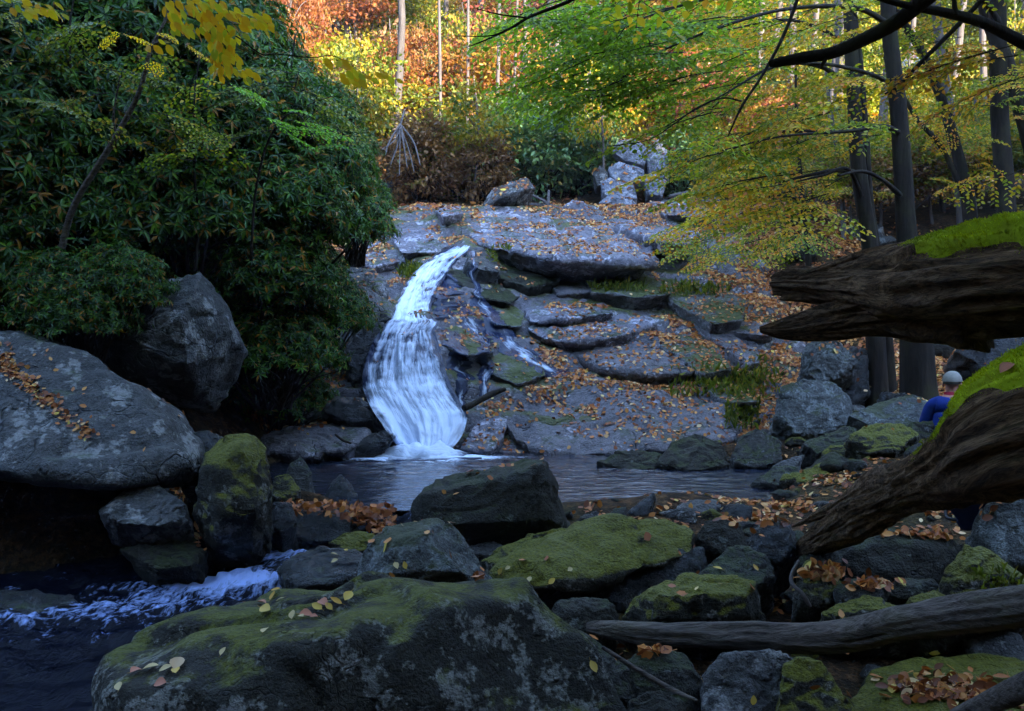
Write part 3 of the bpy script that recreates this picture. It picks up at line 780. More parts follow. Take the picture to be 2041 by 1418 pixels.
# --- pool rim on the right
G4 = 'rocks along the right rim of the pool'
for lab, ol, d, th, mt, ln in [
    ('dark pointed rock beside the pool outlet in front of the water', [(1252, 1020), (1275, 1000), (1302, 980), (1308, 992), (1290, 1024), (1262, 1032)], 7.6, .2, 'wet', .2),
    ('small leaning slab left of the dark pointed rock', [(1200, 1040), (1225, 1015), (1250, 1010), (1245, 1035), (1215, 1048)], 7.4, .2, 'stone', .5),
    ('flat blue grey stone on the near rim of the pool', [(1345, 1015), (1370, 998), (1425, 996), (1440, 1012), (1420, 1028), (1360, 1026)], 7.7, .3, 'boulder', 1.6),
    ('broad dark rock with a flat grey top at the far right of the pool', [(1310, 925), (1335, 880), (1385, 862), (1440, 882), (1462, 925), (1400, 940), (1340, 938)], 10.6, .6, 'dark', 1.0),
    ('long low mossy rock barely above the far side of the pool', [(1195, 918), (1230, 900), (1300, 898), (1335, 915), (1310, 935), (1230, 935)], 10.7, .4, 'dark', 1.2),
    ('blocky dark rock behind the flat topped one', [(1455, 920), (1470, 875), (1510, 855), (1555, 880), (1560, 920), (1500, 935)], 10.7, .5, 'stone', .5),
    ('thin layered slab on the right rim', [(1500, 960), (1540, 935), (1590, 930), (1610, 945), (1560, 968)], 9.4, .3, 'stone', 1.4),
    ('pale small slab tilted over the layered slab', [(1540, 930), (1580, 910), (1605, 905), (1590, 930), (1560, 940)], 9.8, .2, 'boulder', .8),
    ('mossy long stone lying across the right bank', [(1560, 955), (1640, 920), (1740, 905), (1760, 920), (1690, 945), (1590, 965)], 8.9, .35, 'mossy', .8),
    ('mossy round stone between slabs on the right bank', [(1635, 905), (1655, 885), (1690, 890), (1690, 920), (1655, 925)], 9.6, .25, 'mossy', .4),
    ('grey block on the right bank below the round tree side boulder', [(1600, 890), (1640, 865), (1700, 850), (1720, 870), (1670, 895), (1615, 905)], 10.2, .5, 'stone', .8),
    ('mossy dome on the right bank in front of the seated person', [(1690, 880), (1720, 850), (1790, 840), (1830, 870), (1800, 900), (1720, 905)], 9.2, .5, 'mossy', .7),
    ('round lichen spotted boulder below the angular grey one', [(1543, 835), (1558, 775), (1600, 752), (1660, 760), (1695, 795), (1700, 845), (1640, 872), (1568, 868)], 11.3, .7, 'pale', .3),
    ('angular pale grey boulder left of the paired trunks', [(1598, 745), (1602, 690), (1618, 670), (1660, 676), (1705, 705), (1715, 725), (1690, 752), (1640, 762)], 12.4, .7, 'pale', .15),
    ('dark overhanging rock between the angular boulder and the paired trunks', [(1640, 790), (1665, 735), (1700, 692), (1735, 698), (1738, 790), (1700, 812)], 12.9, .6, 'wet', .1),
    ('flat grey rock at the foot of the paired trunks', [(1690, 830), (1740, 800), (1820, 785), (1850, 800), (1850, 850), (1760, 870)], 10.4, .6, 'pale', .9),
    ('dark block right of the paired trunks under the upper log', [(1900, 700), (1950, 660), (2060, 650), (2100, 720), (1980, 760)], 12.5, .8, 'wet', .2)]:
    rock('rock', lab, ol, d, th, mat=mt, lean=ln, group=G4)

# --- loose stones of the right bank
stone_lib = []
for k in range(10):
    r_ = np.random.default_rng(100 + k)
    pts = norm(r_.normal(size=(16, 3))) * np.array([.5, .5 * r_.uniform(.6, 1), .5 * r_.uniform(.35, .7)]) * r_.uniform(.8, 1.1, (16, 1))
    m_ = hull_mesh(pts, .045, 2, .04, k, 1.0, .4)
    m_.name = 'stone'
    m_.materials.append(M['stone'])
    stone_lib.append(m_)
def stone(x, y, s, mat, label, group):
    m_ = stone_lib[random.randrange(10)]
    o = bpy.data.objects.new('stone', m_); COL.objects.link(o)
    o.material_slots[0].link = 'OBJECT'; o.material_slots[0].material = M[mat]
    o.location = (x, y, hz(x, y) + s * .05); o.rotation_euler = (random.uniform(-.25, .25), random.uniform(-.25, .25), random.uniform(0, 6.28))
    o.scale = (s, s, s * random.uniform(.8, 1.15))
    tag(o, label, 'stone', group)
    return o
k = 0
while k < 270:
    y = random.uniform(3.9, 12.5)
    x = random.uniform(.35 if y < 8 else 1.6, min(.56 * y + .4, 6.2))
    e = math.hypot((x - .15) / 3.0, (y - 10.25) / 1.85)
    if e < .97: continue
    s = min(.75, random.lognormvariate(-1.55, .5)) * (.8 if y < 5.5 else 1)
    stone(x, y, s, random.choice(['stone', 'stone', 'dark', 'mossy', 'mossy', 'wet', 'boulder']), 'loose stone among dead leaves on the rubble bank right of the pool', 'loose stones of the right bank')
    k += 1
for k in range(40):
    x, y = random.uniform(-3.2, -.9), random.uniform(4.6, 8.2)
    sd, lv = stream_at(np.array([x]), np.array([y]))
    if sd[0] < .72: continue
    stone(x, y, random.uniform(.15, .45), random.choice(['wet', 'dark', 'stone']), 'dark stone at the edge of the stream below the pool', 'dark stones along the stream')
for k in range(26):
    y = random.uniform(14, 24); x = random.uniform(4.2, .5 * y)
    stone(x, y, random.uniform(.3, .95), random.choice(['pale', 'stone', 'dark', 'boulder']), 'grey stone on the leafy hillside between the right hand trees', 'stones on the wooded hillside')
for k in range(14):
    x, y = random.uniform(-3.4, -1.9), random.uniform(11.3, 13.5)
    stone(x, y, random.uniform(.2, .6), 'wet', 'dark wet stone under the thicket left of the waterfall', 'wet stones under the thicket')

# ---------------------------------------------------------------- water
ALL_BVH = BVHTree.FromPolygons([tuple(v) for v in np.concatenate(BV)], BF)

def dark_water():
    m, nt = new_mat('pool_water'); b = NB(nt)
    co = b.n('ShaderNodeTexCoord').outputs['Object']
    h = b.math('ADD', b.noise(b.mapping(co, (2.2, 7.5, 1)), 1.6, 3, .55, .5), b.math('MULTIPLY', b.noise(co, 22, 2), .15))
    at = b.n('ShaderNodeAttribute', attribute_name='foam')
    fr = b.math('ADD', b.math('MULTIPLY', b.noise(b.mapping(co, (3, 9, 1)), 2.2, 5, .7, .8), .6), b.math('MULTIPLY', b.noise(co, 26, 3, .6), .4))
    k = b.mr(b.math('ADD', fr, b.math('SUBTRACT', at.outputs['Fac'], .5)), .5, .68)
    finish(b, b.mix(k, (.010, .013, .024), (.7, .8, .98)), b.mr(k, 0, 1, .08, .6), h, .5, .06, .8)
    return m
def foam_water(name, foam_lo, foam_hi, su, sv, base=(.02, .028, .05), white=(.62, .70, .88), spec=.25):
    m, nt = new_mat(name); b = NB(nt)
    uv = b.n('ShaderNodeUVMap', uv_map='flow').outputs[0]
    co = b.n('ShaderNodeTexCoord').outputs['Object']
    f1 = b.noise(b.mapping(uv, (su, sv, 1)), 1, 6, .68, 1.1)
    f2 = b.noise(b.mapping(uv, (su * 3.1, sv * 2.2, 1)), 1, 4, .6, .3)
    f3 = b.noise(co, 30, 2, .6)
    at = b.n('ShaderNodeAttribute', attribute_name='foam')
    f = b.math('ADD', b.math('MULTIPLY', f1, .5), b.math('MULTIPLY', f2, .4))
    f = b.math('ADD', f, b.math('MULTIPLY', f3, .10))
    f = b.math('ADD', f, b.math('SUBTRACT', at.outputs['Fac'], .5))
    k = b.mr(f, foam_lo, foam_hi)
    c = b.mix(k, base, white)
    r = b.mr(k, 0, 1, .12, .6)
    finish(b, c, r, b.math('ADD', f1, f2), .45, .05, spec)
    return m
M['pool'] = dark_water()
M['fall'] = foam_water('falling_water', .33, .60, 9, 3.4, base=(.016, .022, .05), white=(.70, .79, .95))
M['stream'] = foam_water('stream_water', .42, .60, 26, 16, base=(.003, .004, .010), white=(.38, .50, .90), spec=.07)  # blue speckle paints sky glints on dark water as well as foam
EDGE_FOAM = []

xs, ys = np.arange(-3.4, 3.7, .05), np.arange(8.25, 12.55, .05)
def pool_z(X, Y):
    p = np.stack([X.ravel() * 2.5, Y.ravel() * 7, X.ravel() * 0], -1)
    q = np.stack([X.ravel() * 6, Y.ravel() * 16, X.ravel() * 0], -1)
    fall = np.exp(-(((X + 1.1) / 1.2) ** 2 + ((Y - 11.7) / 1.3) ** 2))
    r = fbm(p, 3, 5).reshape(X.shape); s = fbm(q, 2, 8).reshape(X.shape)
    return (r * .012 + s * .004) * (1 + 2.2 * fall) - .5 * sstep(8.6, 8.3, Y) * (X < -.3) * 0
me = grid_mesh('pool_water', xs, ys, pool_z, M['pool'])
PX_, PY_ = np.meshgrid(xs, ys)
_f = .75 * np.exp(-(((PX_ + .98) / .7) ** 2 + ((PY_ - 11.62) / .32) ** 2)) + .30 * np.exp(-(((PX_ + 1.3) / 1.6) ** 2 + ((PY_ - 11.4) / .7) ** 2)) + .34 * np.exp(-(((PX_ + 2.1) / .6) ** 2 + ((PY_ - 11.5) / .14) ** 2)) + .2 * np.exp(-(((PX_ - .2) / .6) ** 2 + ((PY_ - 11.55) / .15) ** 2))
at = me.attributes.new('foam', 'FLOAT', 'POINT'); at.data.foreach_set('value', (.12 + _f).astype(np.float32).ravel())
tag(link('pool_water', me), kind='structure')

def flow_mesh(name, rows, mat, nu=44, nv=200, lift=.05, bumpf=None, foamf=None, own_z=False):
    """rows: (left x, left y, right x, right y [, z]) along the flow; ground follows the terrain under it"""
    rows = spline(np.array(rows, float), nv)
    u = np.linspace(0, 1, nu)
    L, Rr = rows[:, :2], rows[:, 2:4]
    XY = L[:, None, :] * (1 - u)[None, :, None] + Rr[:, None, :] * u[None, :, None]
    return XY, u, rows

def add_foam(me, foam):
    at = me.attributes.new('foam', 'FLOAT', 'POINT')
    at.data.foreach_set('value', np.asarray(foam, np.float32).ravel())

# the waterfall: rows of (left px, right px, py) seen in the photograph set where its sheet runs over the rock
FALL = [(905, 938, 492), (888, 932, 500), (862, 920, 512), (842, 902, 528), (824, 890, 548), (808, 876, 570), (797, 866, 592), (788, 860, 612), (782, 862, 630),
        (770, 876, 641), (755, 868, 660), (743, 874, 684), (733, 881, 710), (724, 889, 740), (723, 900, 770), (732, 916, 798), (746, 930, 824), (764, 927, 850), (782, 915, 876), (797, 898, 896), (800, 893, 906)]
F = spline(np.array(FALL, float), 210)
nu = 60
V = []; foam = []; UV = []
uu = np.linspace(0, 1, nu)
fd = np.interp(F[:, 2], [492, 560, 625, 641, 700, 760, 820, 870, 906], [16.75, 15.5, 13.95, 13.55, 12.95, 12.55, 12.15, 11.9, 11.72])
DD = np.zeros((len(F), nu)); XX = np.zeros((len(F), nu))
for i in range(len(F)):
    l, r_, y = F[i]
    for j, u in enumerate(uu):
        # the sheet bulges towards the viewer in its middle
        b_ = math.sin(math.pi * u) ** .6
        d = fd[i] + .10 - .22 * b_ + .12 * (u - .5) * (1 if y < 640 else -1)
        x_ = l + (r_ - l) * u
        h_, n_ = hit_px(x_, y, ALL_BVH)
        if h_ is not None:
            dh = (h_[1] - CAM[1]) * CP - (h_[2] - CAM[2]) * SP
            if d - .5 < dh < d + .03: d = dh - .04
        DD[i, j] = d; XX[i, j] = x_
D0 = DD.copy()
for k in range(4):                                        # flowing water rounds off the steps it runs over
    p_ = np.pad(DD, ((4, 4), (2, 2)), 'edge')
    DD = np.minimum(sum(p_[a_:a_ + len(F), b_:b_ + nu] for a_ in range(9) for b_ in range(5)) / 45, D0 + .01)
for i in range(len(F)):
    for j in range(nu): V.append(P(XX[i, j], F[i][2], DD[i, j]))
V = np.array(V).reshape(len(F), nu, 3)
s_ = np.concatenate([[0], np.cumsum(np.linalg.norm(np.diff(V[:, nu // 2], axis=0), axis=1))])
U2, S2 = np.meshgrid(uu, s_)
wd = np.linalg.norm(V[:, -1] - V[:, 0], axis=1)[:, None]
q = np.stack([(U2 * 9).ravel(), (S2 * 1.6).ravel(), U2.ravel() * 0], -1)
st = fbm(q, 4, 61).reshape(U2.shape)
q2 = np.stack([(U2 * 4).ravel(), (S2 * 7 + U2 * 2).ravel(), U2.ravel() * 0], -1)
tr = fbm(q2, 4, 67).reshape(U2.shape)
dsp = st * .08 + tr * .025
V = V + np.stack([dsp * 0, -dsp, dsp * .5], -1)
pyv = F[:, 2][:, None] + U2 * 0
fo = np.interp(pyv, [492, 510, 560, 600, 632, 642, 668, 720, 790, 850, 885, 906], [.58, .52, .56, .62, .68, .52, .43, .49, .57, .66, .74, .76])
right_thin = np.interp(pyv, [492, 530, 560, 630, 642, 900], [0, .05, .14, .14, .04, .0])
fo = fo - right_thin * 1.0 * sstep(.38, .75, U2) - .26 * sstep(.11, .0, U2) - .26 * sstep(.89, 1, U2) + tr * .16
fo = fo + .10 * np.exp(-((pyv - 822 - 40 * (U2 - .4)) / 22) ** 2)
a = np.arange(len(F) - 1)[:, None] * nu + np.arange(nu - 1)[None, :]
Q = np.stack([a, a + nu, a + nu + 1, a + 1], -1).reshape(-1, 4)
me = np_mesh('waterfall', V.reshape(-1, 3), [Q], [M['fall']], uv=np.stack([U2.ravel(), S2.ravel() / 2], -1), smooth=True)
add_foam(me, fo)
tag(link('waterfall', me), kind='structure')

# white water where the fall meets the pool, and thin runs down the ledges
def foam_strip(name, pts, mat='fall', foam0=.6, nseg=60, nw=14, zamp=.03, arch=.04):
    """pts: world x, y, z, half width"""
    S = spline(np.array(pts, float), nseg)
    C, hw = S[:, :3], S[:, 3]
    T = norm(np.gradient(C, axis=0)); side = norm(np.cross(T, np.array([0, 0, 1.0])))
    u = np.linspace(-1, 1, nw)
    V = C[:, None, :] + side[:, None, :] * (hw[:, None] * u[None, :])[..., None]
    s = np.concatenate([[0], np.cumsum(np.linalg.norm(np.diff(C, axis=0), axis=1))])
    U2, S2 = np.meshgrid(u, s)
    p = V.reshape(-1, 3)
    nz = fbm(p * 7, 4, 71).reshape(U2.shape)
    tap0 = np.minimum(1, np.minimum(S2, S2.max() - S2) / (.3 * S2.max())) ** .7
    V[..., 2] += arch * (1 - U2 ** 2) * tap0 + nz * zamp * tap0 - .03 * np.abs(U2) ** 3
    a = np.arange(nseg - 1)[:, None] * nw + np.arange(nw - 1)[None, :]
    Q = np.stack([a, a + 1, a + nw + 1, a + nw], -1).reshape(-1, 4)
    if name == 'water_run':
        side2 = side[:, None, :] * (hw[:, None] * fbm(np.stack([s * 3, s * 0, s * 0 + hw.mean() * 90], -1), 3, 77)[:, None] * .9)[..., None]
        V = V + side2
        for i in range(V.shape[0]):
            for j in range(V.shape[1]):
                h_ = ALL_BVH.ray_cast(Vector((V[i, j, 0], V[i, j, 1], V[i, j, 2] + .5)), Vector((0, 0, -1)))
                if h_[0] is not None: V[i, j, 2] = h_[0][2] + .018 - .03 * abs(U2[i, j]) ** 2 + nz[i, j] * .01
    me = np_mesh(name, V.reshape(-1, 3), [Q], [M[mat]], uv=np.stack([U2.ravel() * hw.mean(), S2.ravel() * .5], -1), smooth=True)
    tap = np.minimum(1, np.minimum(S2, S2.max() - S2) / (.18 * S2.max()))
    add_foam(me, foam0 - .25 * np.abs(U2) ** 2 + nz * .22 - .35 * (1 - tap))
    return tag(link(name, me), kind='structure')
def g(px, py, z): 
    r = ray(px, py); t = (z - CAM[2]) / r[2]; return CAM + r * t
A_, B_, C_, D_ = g(640, 908, .01), g(720, 905, .01), g(800, 906, .01), g(900, 905, .01)
foam_strip('waterfall_foam', [(*g(750, 904, .01), .08), (*g(800, 906, .01), .20), (*g(850, 908, .01), .26), (*g(890, 907, .01), .16), (*g(935, 905, .01), .03)], foam0=.74, zamp=.09, arch=.12)
foam_strip('side_foam', [(*g(612, 912, .01), .03), (*A_, .10), (*g(670, 903, .02), .09), (*g(700, 896, .04), .05)], foam0=.72, zamp=.03)
foam_strip('foam_line', [(*g(640, 915, .01), .03), (*B_, .08), (*g(800, 915, .005), .12), (*g(880, 914, .005), .08), (*g(960, 912, .005), .02)], foam0=.52, zamp=.015, arch=.015)
def px_run(name, rows, foam0, seed):
    """a thin run of water clinging to the ledges: rows of (left px, right px, py)"""
    F = spline(np.array(rows, float), 70); nw = 12; u = np.linspace(0, 1, nw)
    wob = fbm(np.stack([np.arange(70) * .14, np.full(70, seed * 3.7), np.zeros(70)], -1), 3, 77)
    wid = fbm(np.stack([np.arange(70) * .2, np.full(70, seed * 5.1), np.ones(70)], -1), 3, 79)
    V = np.zeros((70, nw, 3)); dd = np.zeros((70, nw))
    for i, (l, r_, y) in enumerate(F):
        c = (l + r_) / 2 + wob[i] * 16; h = (r_ - l) / 2 * (1 + wid[i] * .9)
        for j in range(nw):
            x_ = c + h * (2 * u[j] - 1)
            hh, n_ = hit_px(x_, y, ALL_BVH)
            dd[i, j] = (hh[1] - CAM[1]) * CP - (hh[2] - CAM[2]) * SP
            V[i, j, :2] = (x_, y)
    for k in range(2):                                    # bridge the steps as falling water does
        p_ = np.pad(dd, ((2, 2), (1, 1)), 'edge')
        dd = np.minimum(dd, sum(p_[a_:a_ + 70, b_:b_ + nw] for a_ in range(5) for b_ in range(3)) / 15)
    W_ = np.array([[P(V[i, j, 0], V[i, j, 1], dd[i, j] - .025 + .05 * abs(2 * u[j] - 1) ** 3) for j in range(nw)] for i in range(70)])
    U2, S2 = np.meshgrid(u, np.linspace(0, 2.2, 70))
    a = np.arange(69)[:, None] * nw + np.arange(nw - 1)[None, :]
    me = np_mesh(name, W_.reshape(-1, 3), [np.stack([a, a + nw, a + nw + 1, a + 1], -1).reshape(-1, 4)], [M['fall']], uv=np.stack([U2.ravel() * .25, S2.ravel() * .5], -1), smooth=True)
    nz = fbm(W_.reshape(-1, 3) * 6, 3, 88).reshape(U2.shape)
    add_foam(me, foam0 - .3 * np.abs(2 * U2 - 1) ** 2 + nz * .2)
    tag(link(name, me), kind='structure')
px_run('water_run', [(938, 952, 500), (936, 952, 530), (940, 950, 560), (945, 965, 590), (950, 985, 620), (965, 1010, 650), (990, 1040, 690), (1030, 1090, 720), (1070, 1150, 752)], .36, 1)
px_run('water_run', [(870, 892, 540), (866, 905, 565), (862, 912, 592), (862, 918, 615), (862, 910, 636)], .22, 4)
px_run('water_run', [(900, 930, 600), (915, 960, 640), (940, 985, 680), (955, 985, 710), (960, 985, 745), (950, 975, 790)], .34, 2)
px_run('water_run', [(870, 900, 655), (885, 925, 690), (895, 935, 730), (905, 930, 770), (915, 935, 810)], .32, 3)

# the stream below the pool
S = spline(np.array([(*a, w) for a, w in zip(STREAM[1:], SHW[1:])]), 150)
nw = 60
u = np.linspace(-1, 1, nw)
C = S[:, :3]; T = norm(np.gradient(C, axis=0)); side = norm(np.cross(T, np.array([0, 0, 1.0])))
V = C[:, None, :] + side[:, None, :] * (S[:, 3][:, None] * 1.05 * u[None, :])[..., None]
s = np.concatenate([[0], np.cumsum(np.linalg.norm(np.diff(C, axis=0), axis=1))])
U2, S2 = np.meshgrid(u, s)
p = V.reshape(-1, 3)
nz = fbm(p * np.array([5, 8, 1]), 4, 81).reshape(U2.shape); nf = fbm(p * np.array([14, 20, 1]), 3, 85).reshape(U2.shape)
V[..., 2] += nz * .08 + nf * .035
def blob(cx, cy, rx, ry): return np.exp(-(((V[..., 0] - cx) / rx) ** 2 + ((V[..., 1] - cy) / ry) ** 2))
w1, w2, w3 = g(470, 1165, -.28), g(580, 1095, -.2), g(150, 1230, -.36)
fo = .32 + .40 * blob(w1[0], w1[1], .42, .19) + .28 * blob(w2[0], w2[1], .45, .34) + .10 * blob(w3[0], w3[1], 1.0, .3) + .10 * blob(w1[0] - .5, w1[1] - .2, .8, .3) - .16 * sstep(6.0, 5.4, V[..., 1])
V[..., 2] += .07 * blob(w1[0], w1[1], .4, .2) * (1 + nf)
a = np.arange(149)[:, None] * nw + np.arange(nw - 1)[None, :]
Q = np.stack([a, a + 1, a + nw + 1, a + nw], -1).reshape(-1, 4)
me = np_mesh('stream_water', V.reshape(-1, 3), [Q], [M['stream']], uv=np.stack([U2.ravel() * .6, S2.ravel() * .45], -1), smooth=True)
add_foam(me, fo + nz * .12)
tag(link('stream_water', me), kind='structure')
# ---------------------------------------------------------------- the mossy forked log
def log_limb(path, n=150, sides=72, seed=0, rough=.16, fibre=.07, ends=True):
    """path: (px, py centre, half height px, depth); returns V, Q, uv, frames"""
    S = spline(np.array(path, float), n)
    pts = np.array([P(a, b_, d) for a, b_, h, d in S]); rad = S[:, 2] / FPX * S[:, 3]
    ln = np.concatenate([[0], np.cumsum(np.linalg.norm(np.diff(pts, axis=0), axis=1))])
    def disp(s, ang, r):
        c = np.stack([np.full_like(ang, s * 1.1), np.cos(ang) * 2.2, np.sin(ang) * 2.2], -1)
        f = np.stack([np.full_like(ang, s * 2.2), np.cos(ang) * 9, np.sin(ang) * 9], -1)
        k = np.stack([np.full_like(ang, s * 5.0), np.cos(ang) * 26, np.sin(ang) * 26], -1)
        g_ = 1 - np.abs(vnoise(f + fbm(c * 2.5, 2, seed + 8)[:, None] * .9, seed + 3))
        return r * (1 + rough * 1.6 * fbm(c, 3, seed) + fibre * 1.5 * (g_ - .6) + fibre * .7 * vnoise(k, seed + 5))
    V, Q = tube_arrays(pts, rad, sides, disp)
    ang = np.linspace(0, 1, sides, endpoint=False)
    uv = np.stack([np.repeat(ln, sides), np.tile(np.abs(ang * 2 - 1) * rad.mean() * 3, n)], -1)
    uv = np.vstack([uv, uv[:1], uv[-1:]])
    return V, Q, uv, pts, rad

def limb_mesh(name, paths, seed):
    Vs, Qs, Us, n = [], [], [], 0
    for i, (pth, kw) in enumerate(paths):
        V, Q, uv, _, _ = log_limb(pth, seed=seed + i * 7, **kw)
        Vs.append(V); Qs.append(Q + n); Us.append(uv); n += len(V)
    return np_mesh(name, np.concatenate(Vs), [np.concatenate(Qs)], [M['log']], uv=np.concatenate(Us), smooth=True)

LOG = empty('fallen_log', P(2150, 900, 3.0))
tag(LOG, 'huge forked rotten log with bright green moss, reaching in from the right edge', 'log')
lo = np.array(LOG.location)
def to_parent(me):
    v, _ = read_mesh(me); me.vertices.foreach_set('co', (v - lo).astype(np.float32).ravel()); me.update()
UP = [
    ([(2420, 545, 150, 3.0), (2200, 555, 140, 3.1), (2041, 556, 104, 3.2), (1930, 566, 96, 3.35), (1830, 575, 82, 3.55), (1740, 572, 60, 3.75), (1650, 570, 42, 4.0), (1585, 566, 32, 4.15), (1556, 566, 25, 4.2), (1546, 567, 18, 4.22)], dict(rough=.17, fibre=.14)),
    ([(1950, 610, 80, 3.35), (1850, 612, 62, 3.5), (1760, 620, 48, 3.65), (1680, 634, 38, 3.85), (1600, 648, 26, 4.0), (1550, 655, 17, 4.1), (1516, 657, 6, 4.15)], dict(rough=.2, fibre=.16)),
    ([(1880, 535, 45, 3.5), (1780, 530, 34, 3.7), (1700, 538, 24, 3.85), (1630, 552, 15, 4.0), (1580, 566, 4, 4.1)], dict(rough=.14, fibre=.12, n=90, sides=40)),
    ([(1780, 602, 26, 3.5), (1700, 608, 17, 3.75), (1640, 622, 10, 3.9), (1600, 640, 3, 4.0)], dict(rough=.14, fibre=.12, n=70, sides=32)),
    ([(1800, 500, 20, 3.6), (1730, 510, 14, 3.75), (1660, 530, 9, 3.9), (1600, 548, 4, 4.05), (1570, 556, 2, 4.1)], dict(rough=.25, fibre=.15, n=70, sides=28)),
    ([(1700, 560, 12, 3.7), (1640, 566, 9, 3.9), (1580, 580, 5, 4.1), (1540, 588, 2, 4.2)], dict(rough=.25, fibre=.15, n=60, sides=24)),
    ([(1690, 590, 22, 3.85), (1620, 588, 15, 4.02), (1575, 592, 8, 4.12), (1556, 596, 3, 4.18)], dict(rough=.2, fibre=.12, n=60, sides=32))]
LOWL = [
    ([(2450, 720, 200, 2.85), (2250, 800, 160, 2.95), (2041, 858, 126, 3.1), (1960, 902, 92, 3.3), (1880, 942, 62, 3.65), (1800, 984, 42, 4.2), (1730, 1018, 46, 4.8), (1660, 1060, 32, 5.5), (1600, 1096, 16, 6.0), (1575, 1112, 5, 6.2)], dict(rough=.15, fibre=.13, n=190)),
    ([(1900, 905, 48, 3.55), (1830, 950, 36, 3.9), (1760, 965, 32, 4.4), (1690, 1000, 18, 5.0), (1620, 1032, 8, 5.6), (1580, 1050, 2, 5.9)], dict(rough=.14, fibre=.12, n=110, sides=40)),
    ([(1900, 960, 32, 3.55), (1800, 1008, 20, 4.2), (1700, 1058, 12, 5.1), (1625, 1098, 3, 5.8)], dict(rough=.14, fibre=.12, n=90, sides=32))]
me_u = limb_mesh('upper_fork', UP, 201); to_parent(me_u); o = link('upper_fork', me_u, LOG)
tag(o, 'upper prong of the log ending in splinters in mid air')
me_l = limb_mesh('lower_fork', LOWL, 301); _v, _ = read_mesh(me_l); LOG_BVH = BVHTree.FromPolygons([tuple(q) for q in _v], [tuple(p.vertices) for p in me_l.polygons]); to_parent(me_l); o = link('lower_fork', me_l, LOG)
tag(o, 'lower prong of the log slanting down to the rocks')

def moss_on(paths, cover, n, seed):
    """tufts of moss rooted on the upper side of the log where cover(px) says it grows"""
    Vs, Qs, Ts, k = [], [], [], 0
    allv = []
    for i, (pth, kw) in enumerate(paths[:1]):
        kw = dict(kw); V, Q, uv, pts, rad = log_limb(pth, seed=seed + i * 7, **kw)
        bv = BVHTree.FromPolygons([tuple(v) for v in V], [tuple(q) for q in Q])
        sd = kw.get('sides', 72)
        N_ = len(pts)
        # cushion skin: the log surface pushed outward where moss grows
        ring = V[:N_ * sd].reshape(N_, sd, 3)
        out = norm(ring - pts[:, None, :])
        px = CX + (ring[..., 0] / (ring[..., 1] * CP - (ring[..., 2] - 1.6) * SP)) * FPX
        nzv = fbm(ring.reshape(-1, 3) * 5, 4, seed + 50).reshape(N_, sd)
        m = cover(px) + out[..., 2] * 1.0 + nzv * .45
        th = np.clip(m, -.4, .5) * .045 * np.minimum(1, rad[:, None] / .15)
        skin = ring + out * th[..., None]
        a = np.arange(N_ - 1)[:, None] * sd; j = np.arange(sd)[None, :]; k2 = (j + 1) % sd
        Qk = np.stack([a + j, a + k2, a + sd + k2, a + sd + j], -1)
        mq = (m[:-1] + m[1:] + np.roll(m, -1, 1)[:-1] + np.roll(m, -1, 1)[1:]) / 4
        Qk = Qk[mq > -.25]
        Vs.append(skin.reshape(-1, 3)); Qs.append(Qk + k); Ts.append(np.full(len(Qk), .25)); k += N_ * sd
        # tufts
        ii = rng.integers(0, N_ - 1, n); jj = rng.integers(0, sd, n); f1, f2 = rng.random(n)[:, None], rng.random(n)[:, None]
        c = skin[ii, jj] * (1 - f1) + skin[ii + 1, jj] * f1
        c = c * (1 - f2) + (skin[ii, (jj + 1) % sd] * (1 - f1) + skin[ii + 1, (jj + 1) % sd] * f1) * f2
        ok = m[ii, jj] > rng.uniform(-.45, .25, n) + nzv[ii, jj] * .25
        c = c[ok]; od = out[ii, jj][ok]; mm = m[ii, jj][ok]
        nn = len(c)
        d = norm(od * .8 + rng.normal(size=(nn, 3)) * .5 + np.array([0, 0, .25]))
        L = rng.uniform(.007, .018, nn) * (.7 + np.clip(mm, 0, 1) * .6); W = rng.uniform(.0018, .0038, nn)
        LV, LQ = leaf_arrays(c - d * .003, d, rand_dirs(nn), L, W, .1, .2)
        Vs.append(LV); Qs.append(LQ + k); k += len(LV)
        t = np.clip(rng.normal(.5, .2, nn) + fbm(c * 9, 4, seed + 77) * 1.5 + np.clip(mm, -.4, .3) * .4, 0, 1)
        Ts.append(np.repeat(t, 2))
    me = np_mesh('moss', np.concatenate(Vs), [np.concatenate(Qs)], [M['moss']], tint=np.concatenate(Ts), smooth=True)
    to_parent(me)
    return me
o = link('moss', moss_on(UP, lambda px: np.interp(px, [1700, 1790, 1860, 2041], [-2.2, -.95, -.70, -.62]), 120000, 201), LOG)
o = link('moss', moss_on(LOWL, lambda px: np.interp(px, [1740, 1790, 1860, 2041], [-1.6, -.82, -.68, -.60]), 130000, 301), LOG)

